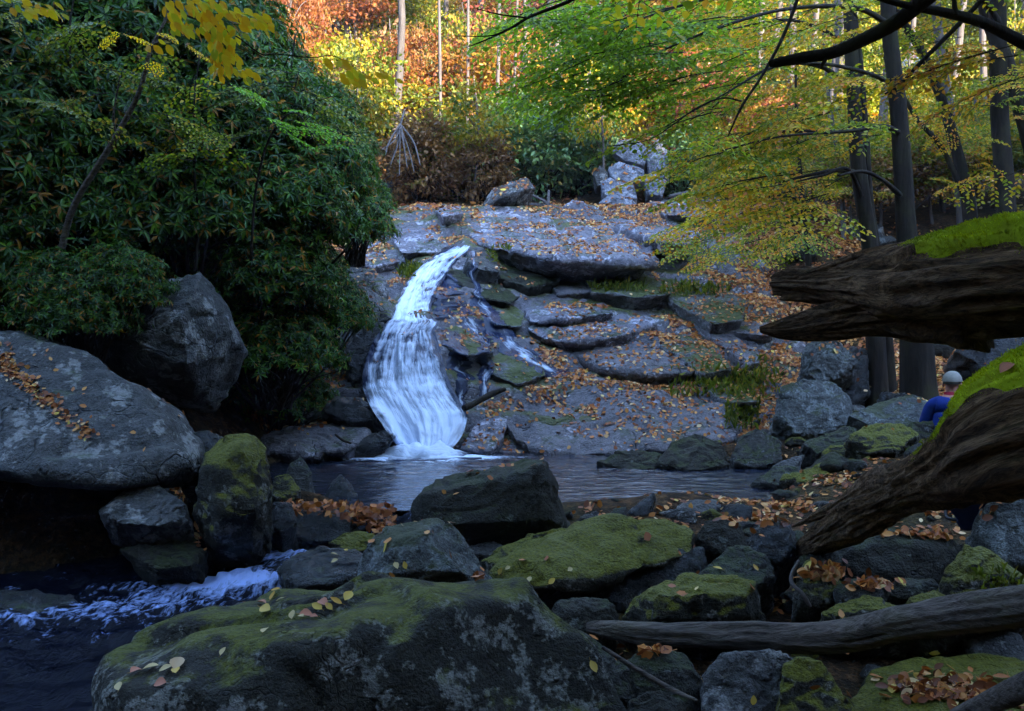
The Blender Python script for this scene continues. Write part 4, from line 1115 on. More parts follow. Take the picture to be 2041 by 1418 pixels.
# ---------------------------------------------------------------- branches and sticks on the ground
def stick(name, label, path, mat='driftwood', cat='branch', group=None, sides=20, n=60, rough=.12, seed=1, extra=()):
    V_, Q_, k = [], [], 0
    for pth, nn in [(path, n)] + [(e, 24) for e in extra]:
        S = spline(np.array(pth, float), nn)
        pts = np.array([P(a, b_, d) for a, b_, h, d in S]); rad = S[:, 2] / FPX * S[:, 3]
        def disp(s, ang, r):
            c = np.stack([np.full_like(ang, s * 3.0 / max(r * 12, .3)), np.cos(ang) * 1.6, np.sin(ang) * 1.6], -1)
            f = np.stack([np.full_like(ang, s * 4.0), np.cos(ang) * 7, np.sin(ang) * 7], -1)
            return r * (1 + rough * 1.5 * fbm(c, 3, seed) + rough * .7 * vnoise(f, seed + 2))
        V, Q = tube_arrays(pts, rad, sides, disp)
        V_.append(V); Q_.append(Q + k); k += len(V)
    me = np_mesh(name, np.concatenate(V_), [np.concatenate(Q_)], [M[mat]], smooth=True)
    v, _ = read_mesh(me); c = v.mean(0); c[2] = v[:, 2].min()
    me.vertices.foreach_set('co', (v - c).astype(np.float32).ravel()); me.update()
    return tag(link(name, me, loc=c), label, cat, group)
stick('fallen_branch', 'long thick grey branch lying across the rocks at the lower right', [(1170, 1250, 10.2, 4.75), (1230, 1256, 18.7, 4.7), (1300, 1266, 22.9, 4.65), (1400, 1268, 23.8, 4.6), (1500, 1266, 26.3, 4.55), (1600, 1272, 28.1, 4.5), (1700, 1264, 30.6, 4.45), (1800, 1240, 34.0, 4.35), (1900, 1226, 35.7, 4.3), (2041, 1208, 40.8, 4.2), (2250, 1175, 46.8, 4.1)], n=160, sides=36, rough=.2)
stick('fallen_branch', 'short dark branch end poking in at the bottom right corner', [(1880, 1440, 12, 3.5), (1950, 1410, 20, 3.45), (2041, 1370, 26, 3.35), (2150, 1330, 30, 3.2)], mat='driftwood', seed=5)
stick('twig', 'thin crooked bare twig standing among the mossy stones', [(1592, 1118, 3, 5.0), (1578, 1145, 3.5, 4.95), (1580, 1165, 4, 4.9), (1600, 1185, 4, 4.85), (1615, 1210, 4, 4.85)], cat='twig', mat='deadwood', sides=8, n=30)
stick('twig', 'straight thin stick slanting down right of the front boulder', [(1200, 1290, 4, 4.1), (1270, 1335, 5, 4.05), (1340, 1375, 5, 4.0), (1390, 1398, 4, 3.95)], cat='twig', sides=8, n=30)
stick('driftwood', 'mossy stick lodged against the right edge of the waterfall foot', [(925, 814, 7, 11.85), (950, 802, 6, 12.0), (980, 786, 6, 12.2), (1006, 776, 4, 12.35)], mat='bark', sides=12, n=40)
stick('driftwood', 'bleached log lying on the ledge at the right end of the slope top', [(1335, 392, 4, 20.6), (1370, 386, 5, 20.7), (1412, 380, 4, 20.8)], mat='deadwood', sides=10, n=30)
stick('dead_branch', 'dry forked branch beside the dark wedge boulder on the slope top', [(1062, 390, 2.5, 20.6), (1085, 402, 3, 20.5), (1096, 412, 4, 20.4)], mat='deadwood', sides=8, n=24,
      extra=([(1094, 380, 2, 20.5), (1093, 400, 3, 20.4), (1093, 422, 3, 20.3)], [(1096, 410, 4, 20.3), (1120, 418, 3, 20.2), (1150, 428, 2, 20.0)]))
stick('driftwood', 'yellowish broken plank of wood behind the dry forked branch', [(1058, 408, 4, 20.7), (1075, 411, 5, 20.65), (1092, 412, 4, 20.6)], mat='deadwood', sides=8, n=20)
stick('dead_treetop', 'grey dead treetop hanging upside down at the left end of the slope top', [(806, 222, 1.5, 20.6), (798, 250, 1.8, 20.4), (790, 275, 1.5, 20.2)], mat='deadwood', sides=8, n=30,
      extra=([(797, 250, 2.4, 20.3), (775, 285, 1.8, 20), (768, 310, 1.5, 19.8)], [(797, 252, 2.4, 20.3), (792, 290, 1.8, 20.1), (778, 330, 1.2, 19.9)], [(799, 250, 2.4, 20.3), (805, 290, 1.8, 20), (812, 335, 1.2, 19.8)],
             [(801, 252, 2.4, 20.3), (825, 285, 1.8, 20.1), (838, 330, 1.2, 19.9)], [(798, 256, 1.8, 20.3), (786, 280, 1.2, 20), (760, 300, 1, 19.8)], [(800, 260, 1.8, 20.2), (815, 300, 1.2, 20), (826, 345, 1, 19.7)], [(797, 255, 1.8, 20.2), (797, 300, 1.2, 20), (796, 350, 1, 19.7)]))
stick('twig', 'small bare twig on the flat grey rock left of the waterfall foot', [(668, 866, 2, 11.2), (684, 878, 2.5, 11.15), (700, 884, 2, 11.1)], mat='twig', sides=6, n=16)

# ---------------------------------------------------------------- foliage building blocks
def spray(L=1.3, seed=0, nsub=10, leaf=.078, droop=.12, dens=1.0):
    """one flat spray: returns twig polylines and leaf arrays in its own space, pointing along +x"""
    r = np.random.default_rng(seed)
    tw, C, D, Nn = [], [], [], []
    main = np.array([[t * L, .06 * L * math.sin(t * 3 + seed) * t, -droop * L * t * t] for t in np.linspace(0, 1, 8)])
    tw.append((main, .0045 * L + .0015))
    def along(line, l0, l1, n, flip):
        for i in range(n):
            t = l0 + (l1 - l0) * (i + .5) / n
            k = min(int(t * (len(line) - 1)), len(line) - 2); f = t * (len(line) - 1) - k
            p = line[k] * (1 - f) + line[k + 1] * f; d = norm(line[k + 1] - line[k])
            s = norm(np.cross(d, [0, 0, 1.0])) * (1 if (i + flip) % 2 else -1)
            C.append(p); D.append(d * .55 + s * .8 + np.array([0, 0, r.uniform(-.35, .1)])); Nn.append(np.array([0, 0, 1.0]) + r.normal(size=3) * .6)
    for i in range(nsub):
        t = .12 + .85 * i / nsub
        k = min(int(t * 7), 6); f = t * 7 - k
        p = main[k] * (1 - f) + main[k + 1] * f
        sgn = 1 if i % 2 else -1
        l = L * (.52 - .36 * t) * r.uniform(.75, 1.2)
        a = sgn * r.uniform(.65, .95)
        sub = np.array([p + l * u * np.array([math.cos(a), math.sin(a), r.uniform(-.02, .02) - .22 * u]) for u in np.linspace(0, 1, 5)])
        tw.append((sub, .0025))
        along(sub, .12, 1.0, max(3, int(l / leaf * 1.7 * dens)), i)
    along(main, .3, 1.0, int(L / leaf * 1.1 * dens), 0)
    C.append(main[-1]); D.append(main[-1] - main[-2]); Nn.append(np.array([0, 0, 1.0]))
    n = len(C)
    return tw, np.array(C), norm(np.array(D)), norm(np.array(Nn)), leaf * r.uniform(.7, 1.15, n), leaf * .55 * r.uniform(.8, 1.15, n)
SPRAYS = [spray(seed=40 + k, L=1.3) for k in range(5)]
SPRAYS_S = [spray(seed=70 + k, L=.85, nsub=8, leaf=.085) for k in range(4)]

def place_sprays(geo_tw, geo_lf, items, lib, jit=.12):
    """items: (pos, direction, scale, tint bias)"""
    for k, (p, d, s, tb) in enumerate(items):
        tw, C, D, N, L, W = lib[k % len(lib)]
        x = norm(np.asarray(d, float)); y = norm(np.cross([0, 0, 1.0], x)); z = np.cross(x, y)
        Rm = np.stack([x, y, z], 1)
        roll = random.uniform(-.6, .6); c, sn = math.cos(roll), math.sin(roll)
        Rm = Rm @ np.array([[1, 0, 0], [0, c, -sn], [0, sn, c]])
        for line, r0 in tw:
            V, Q = tube_arrays((line * s) @ Rm.T + p, np.linspace(r0 * s, .0015, len(line)), 4, cap=False)
            geo_tw.add(V, Q)
        V, Q = leaf_arrays((C * s) @ Rm.T + p, D @ Rm.T, N @ Rm.T, L * s, W * s)
        t = np.clip(tb + rng.normal(0, .2, len(C)), 0, 1)
        geo_lf.add(V, Q, np.repeat(t, 2))

def blob_leaves(center, rad, ncl, per, leaf, csize, r, updir=.35, hollow=.45):
    """leaf clumps spread through an uneven ellipsoid volume"""
    d = norm(r.normal(size=(ncl, 3))); rr = r.uniform(hollow, 1.0, ncl) ** .7
    c = center + d * rr[:, None] * rad * r.uniform(.75, 1.12, (ncl, 1))
    C = np.repeat(c, per, 0) + r.normal(size=(ncl * per, 3)) * csize * np.array([1, 1, .55])
    D = norm(np.repeat(d, per, 0) * .5 + r.normal(size=C.shape) * .7 + np.array([0, 0, -.25]))
    N = norm(r.normal(size=C.shape) * .6 + np.array([0, 0, updir * 2]))
    return c, C, D, N

def tree_mesh_pair(seed, h, crown_c, crown_r, ncl, per, leaf, csize, trunk_r, bare=.0, limbs=14, lean=.05):
    """a young forest tree standing at the origin: (trunk geometry, crown leaf arrays)"""
    r = np.random.default_rng(seed)
    c, C, D, N = blob_leaves(np.array([0, 0, crown_c]), np.array(crown_r), ncl, per, leaf, csize, r)
    g_ = Geo()
    tp = spline(np.array([[0, 0, -.4], [r.uniform(-lean, lean) * h, r.uniform(-lean, lean) * h, h * .35], [r.uniform(-lean, lean) * h, r.uniform(-lean, lean) * h, h * .7], [r.uniform(-lean, lean) * h, 0, h]]), 14)
    V, Q = tube_arrays(tp, np.linspace(trunk_r, trunk_r * .18, 14), 7); g_.add(V, Q)
    idx = r.choice(ncl, min(limbs, ncl), replace=False)
    for i in idx:
        e = c[i]; hh = np.clip((e[2] - np.hypot(e[0], e[1]) * .6) / h, .15, .92)
        k = int(hh * 13); b0 = tp[k]
        mid = (b0 + e) / 2 + np.array([0, 0, .12 * np.linalg.norm(e - b0)])
        V, Q = tube_arrays(spline(np.array([b0, mid, e]), 7), np.linspace(trunk_r * .32, .006, 7), 4, cap=False); g_.add(V, Q)
    L = leaf * r.uniform(.7, 1.25, len(C)); W = L * r.uniform(.5, .68, len(C))
    LV, LQ = leaf_arrays(C, D, N, L, W)
    t = np.clip(np.repeat(r.uniform(.1, .9, ncl), per) + r.normal(0, .16, len(C)), 0, 1)
    return g_, LV, LQ, np.repeat(t, 2)

def slotted(name, me, mat, parent):
    o = link(name, me, parent)
    o.material_slots[0].link = 'OBJECT'; o.material_slots[0].material = mat
    return o

# ---------------------------------------------------------------- the evergreen thicket on the left
def rhodo_meshes(seed, ncl, R3, rosette=7, leaf=.135):
    r = np.random.default_rng(seed)
    d = norm(r.normal(size=(ncl, 3))); d[:, 2] = np.abs(d[:, 2]) * 1.1 - .35
    rr = r.uniform(.35, 1.0, ncl) ** .5
    c = d * rr[:, None] * np.array(R3) * r.uniform(.8, 1.12, (ncl, 1))
    out = norm(d * np.array([1, 1, .6]) + np.array([0, 0, .55]) + r.normal(size=c.shape) * .3)
    C, D, N = [], [], []
    for i in range(ncl):
        ax = out[i]; a = norm(np.cross(ax, [.3, .2, 1.0])); b_ = np.cross(ax, a)
        n = rosette + r.integers(-2, 3); ph = r.uniform(0, 6.3)
        for k in range(n):
            t = ph + 6.283 * k / n
            o_ = a * math.cos(t) + b_ * math.sin(t)
            dd = o_ * .9 + ax * r.uniform(-.15, .35) + np.array([0, 0, -.28])
            C.append(c[i] + o_ * .01); D.append(dd); N.append(ax + o_ * .15 + r.normal(size=3) * .15)
    C, D, N = np.array(C), norm(np.array(D)), norm(np.array(N))
    L = leaf * r.uniform(.7, 1.25, len(C)); W = L * .30
    V, Q = leaf_arrays(C, D, N, L, W, .06, .18)
    fol = np_mesh('foliage', V, [Q], [LM['rhodo']], tint=np.repeat(r.random(len(C)), 2))
    g_ = Geo()
    for i in r.choice(ncl, 46, replace=False):
        e = c[i]; base = np.array([r.uniform(-.25, .25), r.uniform(-.25, .25), -R3[2] * .9])
        mid = base * .5 + e * .5 + np.array([r.uniform(-.2, .2), r.uniform(-.2, .2), .1])
        V, Q = tube_arrays(spline(np.array([base, mid, e]), 8), np.linspace(.024, .005, 8), 5, cap=False); g_.add(V, Q)
    return fol, g_.mesh('stems', M['twig'])
RH = [rhodo_meshes(500 + k, 1150, (1.15, 1.0, 1.05), leaf=.098) for k in range(4)]
def rhodo(px, py, d, s, label, rz=None, k=None):
    p = P(px, py, d); base = hz(p[0], p[1])
    o = empty('rhododendron', (p[0], p[1], p[2]))
    f, st = RH[random.randrange(4) if k is None else k]
    link('foliage', f, o); link('stems', st, o)
    o.rotation_euler.z = random.uniform(0, 6.28); o.scale = (s, s, s)
    tag(o, label, 'shrub', 'evergreen rhododendrons of the left bank')
    return o
TH = 'dark glossy evergreen rhododendron in the dense thicket covering the left bank'
for px, py, d, s in [(60, 90, 10.5, 1.2), (230, 60, 11, 1.2), (380, 110, 11.5, 1.1), (450, 60, 12.5, .9), (550, 190, 12.5, .75), (60, 260, 10, 1.15), (220, 250, 10.5, 1.1), (380, 260, 11, 1.1), (500, 230, 11.5, 1.05),
                     (610, 290, 12, .95), (690, 350, 12.6, .62), (80, 420, 9.8, 1.1), (240, 420, 10.4, 1.05), (400, 420, 10.8, 1.05), (530, 390, 11.2, 1.0), (625, 430, 11.6, .85), (60, 560, 10.3, .9), (190, 535, 10.4, .75), (350, 470, 11.2, .8),
                     (510, 540, 11.0, .9), (590, 570, 11.3, .8), (540, 690, 11.2, .8), (610, 690, 11.6, .66), (480, 640, 11.4, .8), (-80, 300, 9.6, 1.2), (-60, 120, 10, 1.2), (-60, 520, 9.4, 1.0),
                     (150, 160, 13, 1.3), (440, 330, 13.5, 1.3), (300, 150, 13.5, 1.4), (580, 380, 13.5, 1.1), (620, 240, 14, .6), (300, 620, 12, 1.0), (420, 740, 12.2, .9), (550, 780, 12.2, .7),
                     (735, 330, 13.4, .42), (765, 395, 13.8, .4), (680, 215, 13.6, .5), (600, 130, 13.4, .45), (745, 290, 14.2, .36), (665, 540, 12.4, .45), (235, 570, 9.0, .5), (165, 625, 8.8, .55), (120, 600, 8.9, .6)]:
    rhodo(px - (38 if px > 560 else 0), py, d, s * random.uniform(.88, 1.08), TH)
rhodo(705, 445, 13.4, .62, 'rhododendron at the thicket edge with yellowing leaves, right beside the slope ledges', k=1)
rhodo(655, 620, 12.1, .6, 'low rhododendron hanging over the rocks at the lip of the waterfall', k=2)

# evergreen bushes behind the slope top
EV = []
for k in range(2):
    r = np.random.default_rng(900 + k)
    c, C, D, N = blob_leaves(np.array([0, 0, 1.0]), np.array([1.0, .9, 1.05]), 170, 24, .12, .13, r)
    L = .12 * r.uniform(.7, 1.3, len(C))
    V, Q = leaf_arrays(C, D, N, L, L * .42)
    f = np_mesh('foliage', V, [Q], [LM['bush']], tint=np.repeat(np.clip(np.repeat(r.uniform(.1, .8, 170), 24) + r.normal(0, .15, len(C)), 0, 1), 2))
    g_ = Geo()
    for i in range(26):
        V, Q = tube_arrays(spline(np.array([[r.uniform(-.2, .2), r.uniform(-.2, .2), -.1], c[i] * .5 + [0, 0, .1], c[i]]), 7), np.linspace(.022, .005, 7), 5, cap=False); g_.add(V, Q)
    EV.append((f, g_.mesh('stems', M['twig'])))
def bush(px, py, d, s, label, k=0, mat='bush'):
    p = P(px, py, d); z = hz(p[0], p[1])
    o = empty('bush', (p[0], p[1], z)); sc = s
    slotted('foliage', EV[k][0], LM[mat], o); link('stems', EV[k][1], o)
    o.rotation_euler.z = random.uniform(0, 6.28); o.scale = (sc, sc, max(.4, (p[2] - z) / 1.0))
    return tag(o, label, 'bush', 'bushes behind the waterfall slope')
bush(1085, 300, 23.6, 1.35, 'big rounded dark green bush behind the dry forked branch', 0)
bush(1020, 290, 24.4, 1.1, 'dusky green bush behind the dark wedge boulder', 1)
bush(1160, 310, 23.8, 1.1, 'light green bush left of the split rock outcrop', 1)
bush(1370, 330, 23.6, 1.2, 'low green bush right of the split rock outcrop', 0)
bush(905, 315, 23.4, 1.1, 'olive and brown bush left of the dark wedge boulder', 0, 'olive')
bush(840, 320, 22.6, 1.1, 'rusty brown bush behind the hanging dead treetop', 1, 'rust')
bush(965, 340, 22.6, .8, 'small dark rust bush touching the dark wedge boulder', 1, 'rust')
# ---------------------------------------------------------------- the wooded hillside behind
YG = []
for k in range(4):
    g_, LV, LQ, t = tree_mesh_pair(1200 + k, 4.0, 2.7, (1.45, 1.4, 1.25), 75, 26, .13, .20, .055)
    YG.append((g_.mesh('trunk', M['bark_far']), np_mesh('crown', LV, [LQ], [LM['yellow']], tint=t)))
ANCH = [(560, 10, 'orange'), (640, 25, 'orange'), (720, 40, 'olive'), (760, 110, 'rust'), (830, 180, 'orange'), (700, 120, 'olive'), (800, 40, 'olive'), (780, 220, 'olive'), (870, 60, 'olive'), (900, 190, 'olive'), (900, 240, 'rust'), (950, 30, 'orange'), (1005, 95, 'red'), (1045, 40, 'yellow'), (985, 20, 'yellow'),
        (960, 150, 'orange'), (1030, 190, 'yellow'), (1120, 60, 'yellow'), (1140, 150, 'gold'), (1090, 120, 'red'), (1170, 90, 'orange'), (1180, 200, 'gold'), (1250, 60, 'yellow'), (1330, 160, 'orange'), (1400, 220, 'red'), (1470, 270, 'orange'), (1550, 100, 'gold'), (1500, 180, 'yellow'),
        (1620, 180, 'olive'), (1700, 280, 'gold'), (1760, 100, 'olive'), (1900, 150, 'olive'), (1850, 330, 'olive'), (1980, 300, 'gold'), (2030, 100, 'olive'), (860, 290, 'olive'), (950, 300, 'rust'), (1620, 350, 'gold'), (1560, 330, 'red'), (1700, 400, 'olive')]
WORD = dict(orange='orange', red='red leaved', rust='rusty brown', olive='olive green', yellow='bright yellow', gold='golden green')
def species(px, py):
    return min(ANCH, key=lambda a: (a[0] - px) ** 2 + (a[1] - py) ** 2 + random.uniform(0, 9000))[2]
def young(px, py, d, sp, s):
    p = P(px, py, d); zg = hz(p[0], p[1])
    hgt = p[2] - zg
    tr, cr = YG[random.randrange(4)]
    o = empty('young_tree', (p[0], p[1], zg - .1))
    link('trunk', tr, o); slotted('crown', cr, LM[sp], o)
    o.rotation_euler.z = random.uniform(0, 6.28); o.scale = (s, s, max(.45, hgt / 2.7))
    return tag(o, 'young %s tree in the autumn woods on the hillside behind the falls' % WORD[sp], 'tree', '%s young trees on the hillside' % WORD[sp])
for row, py0 in enumerate(range(-40, 400, 52)):
    for c_, px0 in enumerate(range(540, 2120, 92)):
        px, py = px0 + random.uniform(-40, 40) + (46 if row % 2 else 0), py0 + random.uniform(-24, 24)
        if py > 250 and 930 < px < 1480: continue
        if py > 225 and px < 930: continue
        if py > 130 and px < 660: continue
        # stand where the crown clears the ground by one to three metres
        best = None
        want = random.uniform(1.3, 3.0)
        for d in np.arange(22.5, 50, .5):
            p = P(px, py, d); hgt = p[2] - hz(p[0], p[1])
            if hgt > .9 and (best is None or abs(hgt - want) < best[1]): best = (d, abs(hgt - want))
        if best is None: continue
        young(px, py, best[0], species(px, py), random.uniform(.6, 1.15) * (best[0] / 27))

# low growth between the right hand trees
for px0 in range(1470, 2100, 42):
    for q in range(2):
        px, py = px0 + random.uniform(-25, 25), random.uniform(230, 440)
        if px < 1560 and py > 360: continue
        cand = []
        for d in np.arange(18, 27, .5):
            p = P(px, py, d); hgt = p[2] - hz(p[0], p[1])
            if .6 < hgt < 2.6: cand.append(d)
        if not cand: continue
        o = young(px, py, random.choice(cand), random.choice(['olive', 'gold', 'olive', 'rust', 'olive']), random.uniform(.45, .75))
        o['label'] = 'small leafy tree of the low growth on the shaded hillside between the right hand trunks'; o['group'] = 'low growth between the right hand trees'

# tall forest trees with bare lower trunks
TALL = []
for k in range(3):
    g_, LV, LQ, t = tree_mesh_pair(1500 + k, 14, 11.0, (2.6, 2.6, 3.2), 90, 16, .17, .32, .15, limbs=18, lean=.04)
    TALL.append((g_.mesh('trunk', M['bark_far']), np_mesh('crown', LV, [LQ], [LM['yellow']], tint=t)))
def tall(px, d, sp, s, label, mat='bark_far', rz=None, group='tall trees on the hillside', tilt=0.0):
    x = (px - CX) / FPX * d; y = d; zg = hz(x, y)
    tr, cr = TALL[random.randrange(3)]
    o = empty('forest_tree', (x, y, zg - .2))
    slotted('trunk', tr, M[mat], o); slotted('crown', cr, LM[sp], o)
    o.rotation_euler = (0, tilt, 0); o.scale = (s, s, random.uniform(.9, 1.15))
    return tag(o, label, 'tree', group)
tall(772, 24.5, 'orange', .8, 'tall pale grey trunk standing alone above the hanging dead treetop', 'bark_pale')
for px, d, sp, mt in [(960, 31, 'yellow', 'bark_far'), (1000, 36, 'yellow', 'bark_far'), (1040, 33, 'orange', 'bark_far'), (1064, 40, 'yellow', 'bark_pale'), (1098, 31, 'yellow', 'bark_far'), (1125, 37, 'yellow', 'bark_pale'), (1150, 33, 'gold', 'bark_far'), (1190, 38, 'yellow', 'bark_far'),
                      (880, 33, 'red', 'bark_far'), (915, 38, 'orange', 'bark_far'), (830, 37, 'rust', 'bark_far'), (690, 30, 'orange', 'bark_far'), (640, 36, 'orange', 'bark_far'), (1260, 34, 'yellow', 'bark_far'), (1320, 38, 'orange', 'bark_far'), (1390, 36, 'gold', 'bark_far'), (1445, 41, 'yellow', 'bark_far'),
                      (1075, 28, 'orange', 'bark_far'), (1112, 44, 'yellow', 'bark_far')]:
    tall(px, d, sp, random.uniform(.6, 1.0), 'slim grey trunk among many in the hazy autumn woods behind the falls', mt, tilt=random.uniform(-.04, .04))
for px, d, s_ in [(985, 24.2, .36), (1012, 25, .3), (1046, 24.5, .34), (1098, 24.0, .42), (1118, 25.2, .3), (1152, 24.6, .38), (1172, 25.6, .34), (930, 24.4, .3), (880, 23.6, .3), (1205, 25, .32)]:
    tall(px, d, 'yellow', s_, 'thin bare grey trunk at the near edge of the autumn woods above the slope', 'bark_far', group='thin trunks at the edge of the woods', tilt=random.uniform(-.05, .05))
for px, d, sp in [(1520, 30, 'gold'), (1585, 26, 'olive'), (1640, 31, 'gold'), (1672, 22.5, 'olive'), (1800, 27, 'olive'), (1850, 31, 'gold'), (1940, 27, 'olive'), (2010, 30, 'gold'), (1735, 33, 'gold'), (1605, 34, 'olive'), (1895, 36, 'gold'), (1560, 24, 'olive'), (1625, 22, 'olive'), (1735, 21, 'olive'), (1860, 23, 'olive'), (1960, 22, 'olive'), (2025, 24, 'olive'), (1500, 27, 'olive')]:
    tall(px, d, sp, random.uniform(.55, .9), 'slim dark trunk in the shaded woods behind the big right hand trees', 'bark_far', group='slim trees behind the right hand trees', tilt=random.uniform(-.05, .05))

# ---------------------------------------------------------------- the big trees of the right bank
def trunk_part(paths, root, sides=16, mat='bark', seed=0, name='trunk'):
    """paths: lists of (px, py, half width px, depth)"""
    V_, Q_, k = [], [], 0
    for i, pth in enumerate(paths):
        S = spline(np.array(pth, float), 40 if len(pth) > 3 else 24)
        pts = np.array([P(a, b_, d) for a, b_, h, d in S]); rad = S[:, 2] / FPX * S[:, 3] * (.72 if name == 'limb' else .70)
        def disp(s, ang, r):
            c = np.stack([np.full_like(ang, s * .8), np.cos(ang) * 2, np.sin(ang) * 2], -1)
            f = np.stack([np.full_like(ang, s * 2.5), np.cos(ang) * 6, np.sin(ang) * 6], -1)
            return r * (1 + .14 * fbm(c, 3, seed + i) + .06 * vnoise(f, seed + i + 4))
        V, Q = tube_arrays(pts, rad, sides, disp)
        V_.append(V); Q_.append(Q + k); k += len(V)
    V = np.concatenate(V_) - np.array(root.location)
    return link(name, np_mesh(name, V, [np.concatenate(Q_)], [M[mat]], smooth=True), root)

def root_at(px, py, d, name='tree'):
    p = P(px, py, d); return empty(name, (p[0], p[1], min(p[2], hz(p[0], p[1]))))
def crown_part(root, items, mat, lib=SPRAYS, name='crown', tname='twigs'):
    gt, gl = Geo(), Geo()
    place_sprays(gt, gl, items, lib)
    l_ = np.array(root.location)
    for g_ in (gt, gl): g_.V = [v - l_ for v in g_.V]
    nt_, nl_ = gt.n, sum(len(q) for q in gt.Q)
    V = np.concatenate(gt.V + gl.V); Q = np.concatenate(gt.Q + [q + nt_ for q in gl.Q]); T = np.concatenate(gt.tq + gl.tq)
    mi = np.ones(len(Q), np.int32); mi[:nl_] = 0
    return link(name, np_mesh(name, V, [Q], [M['twig'], LM[mat]], midx=mi, tint=T), root)
def hang(px, py, d, ang=None, s=1.0, tb=.5, drop=-.12):
    a = math.pi + random.uniform(-1.5, 1.5) if ang is None else ang
    return (P(px, py, d), (math.cos(a), math.sin(a), drop + random.uniform(-.12, .1)), s, tb)
GR = 'big dark trees of the right bank'
# paired trunks
r1 = root_at(1750, 790, 13.0)
trunk_part([[(1752, 830, 40, 13), (1748, 780, 30, 13), (1742, 600, 26, 13), (1732, 480, 24, 13), (1712, 340, 21, 13), (1702, 200, 19, 13), (1696, 60, 18, 13), (1690, -150, 17, 13), (1690, -700, 9, 13)],
            [(1772, 830, 26, 13.1), (1768, 700, 20, 13.1), (1755, 560, 16, 13.1), (1735, 420, 12, 13.1), (1728, 300, 9, 13.1), (1715, 120, 7, 13.2), (1700, 0, 5, 13.2)],
            [(1712, 345, 8, 13), (1670, 340, 6, 12.8), (1620, 348, 5, 12.5), (1560, 362, 3, 12.2)], [(1722, 405, 7, 13), (1690, 338, 5, 12.6), (1640, 350, 4, 12.2), (1590, 362, 2, 12)],
            [(1700, 180, 7, 13), (1640, 135, 6, 12.6), (1560, 128, 5, 12), (1480, 165, 3, 11.5), (1420, 215, 2, 11.2)], [(1698, 100, 7, 13), (1640, 60, 5, 12.5), (1560, 40, 4, 12), (1450, 60, 2, 11.5)],
            [(1712, 262, 6, 13), (1650, 262, 5, 12.5), (1570, 262, 4, 12), (1490, 268, 2, 11.6)]], r1)
it = []
for px, py in [(1640, 60), (1560, 45), (1480, 40), (1620, 130), (1540, 130), (1470, 150), (1660, 200), (1580, 200), (1500, 215), (1650, 260), (1580, 262), (1510, 265), (1620, 340), (1560, 345), (1660, 335), (1600, 300), (1540, 300), (1450, 95), (1430, 215), (1590, 90), (1650, 150), (1690, 240),
               (1740, 150), (1760, 250), (1730, 60), (1680, 30), (1600, 10), (1500, 5), (1530, 365), (1590, 395), (1480, 300), (1640, 395)]:
    for q in range(3): it.append(hang(px + random.uniform(-55, 55), py + random.uniform(-28, 28), random.uniform(10.8, 13), s=random.uniform(.7, 1.05), tb=random.choice([.3, .5, .7, .75])))
crown_part(r1, it, 'gold')
tag(r1, 'paired slender dark trunks rising left of the thickest trunk, leafy sprays hanging left', 'tree', GR)
# thickest trunk
r2 = root_at(1830, 790, 12.0)
trunk_part([[(1838, 840, 62, 12), (1832, 770, 50, 12), (1824, 640, 42, 12), (1808, 480, 31, 12), (1800, 350, 27, 12), (1790, 220, 24, 12), (1776, 90, 22, 12), (1766, -60, 20, 12), (1760, -260, 18, 12), (1760, -800, 10, 12)],
            [(1800, 395, 9, 12), (1760, 360, 6, 11.6), (1720, 342, 5, 11.2), (1670, 350, 3, 10.9)], [(1796, 268, 9, 12), (1760, 252, 7, 11.6), (1690, 262, 5, 11), (1560, 272, 3, 10.4), (1440, 300, 2, 10)],
            [(1788, 180, 8, 12), (1740, 150, 6, 11.4), (1640, 128, 5, 10.6), (1540, 135, 4, 10), (1440, 190, 2.5, 9.6), (1330, 250, 1.5, 9.4)], [(1775, 50, 9, 12), (1700, 15, 7, 11.2), (1560, 20, 5, 10.3), (1420, 60, 4, 9.6), (1300, 110, 2, 9.2)],
            [(1770, -20, 8, 12), (1640, -30, 7, 11), (1450, -10, 5, 10), (1330, 20, 3, 9.4), (1220, 60, 2, 9.0)]], r2, seed=20)
it = []
for px, py, tb in [(1430, 25, .3), (1370, 30, .3), (1310, 55, .25), (1250, 35, .25), (1200, 80, .3), (1330, 110, .25), (1270, 130, .25), (1390, 110, .3), (1220, 165, .3), (1450, 150, .4), (1160, 120, .3), (1180, 40, .3),
                   (1420, 240, .5), (1480, 100, .4), (1450, 290, .7), (1130, 20, .4), (1300, 10, .3), (1400, -20, .3), (1500, -15, .3), (1230, -15, .3), (1340, 70, .25), (1210, 130, .25), (1290, 90, .25), (1360, 140, .25)]:
    for q in range(4): it.append(hang(px + random.uniform(-55, 55), py + random.uniform(-26, 26), random.uniform(9.0, 10.6), s=random.uniform(.6, .95), tb=tb))
crown_part(r2, it, 'green')
tag(r2, 'thickest dark trunk of the right bank, green sprays reaching far left', 'tree', GR)
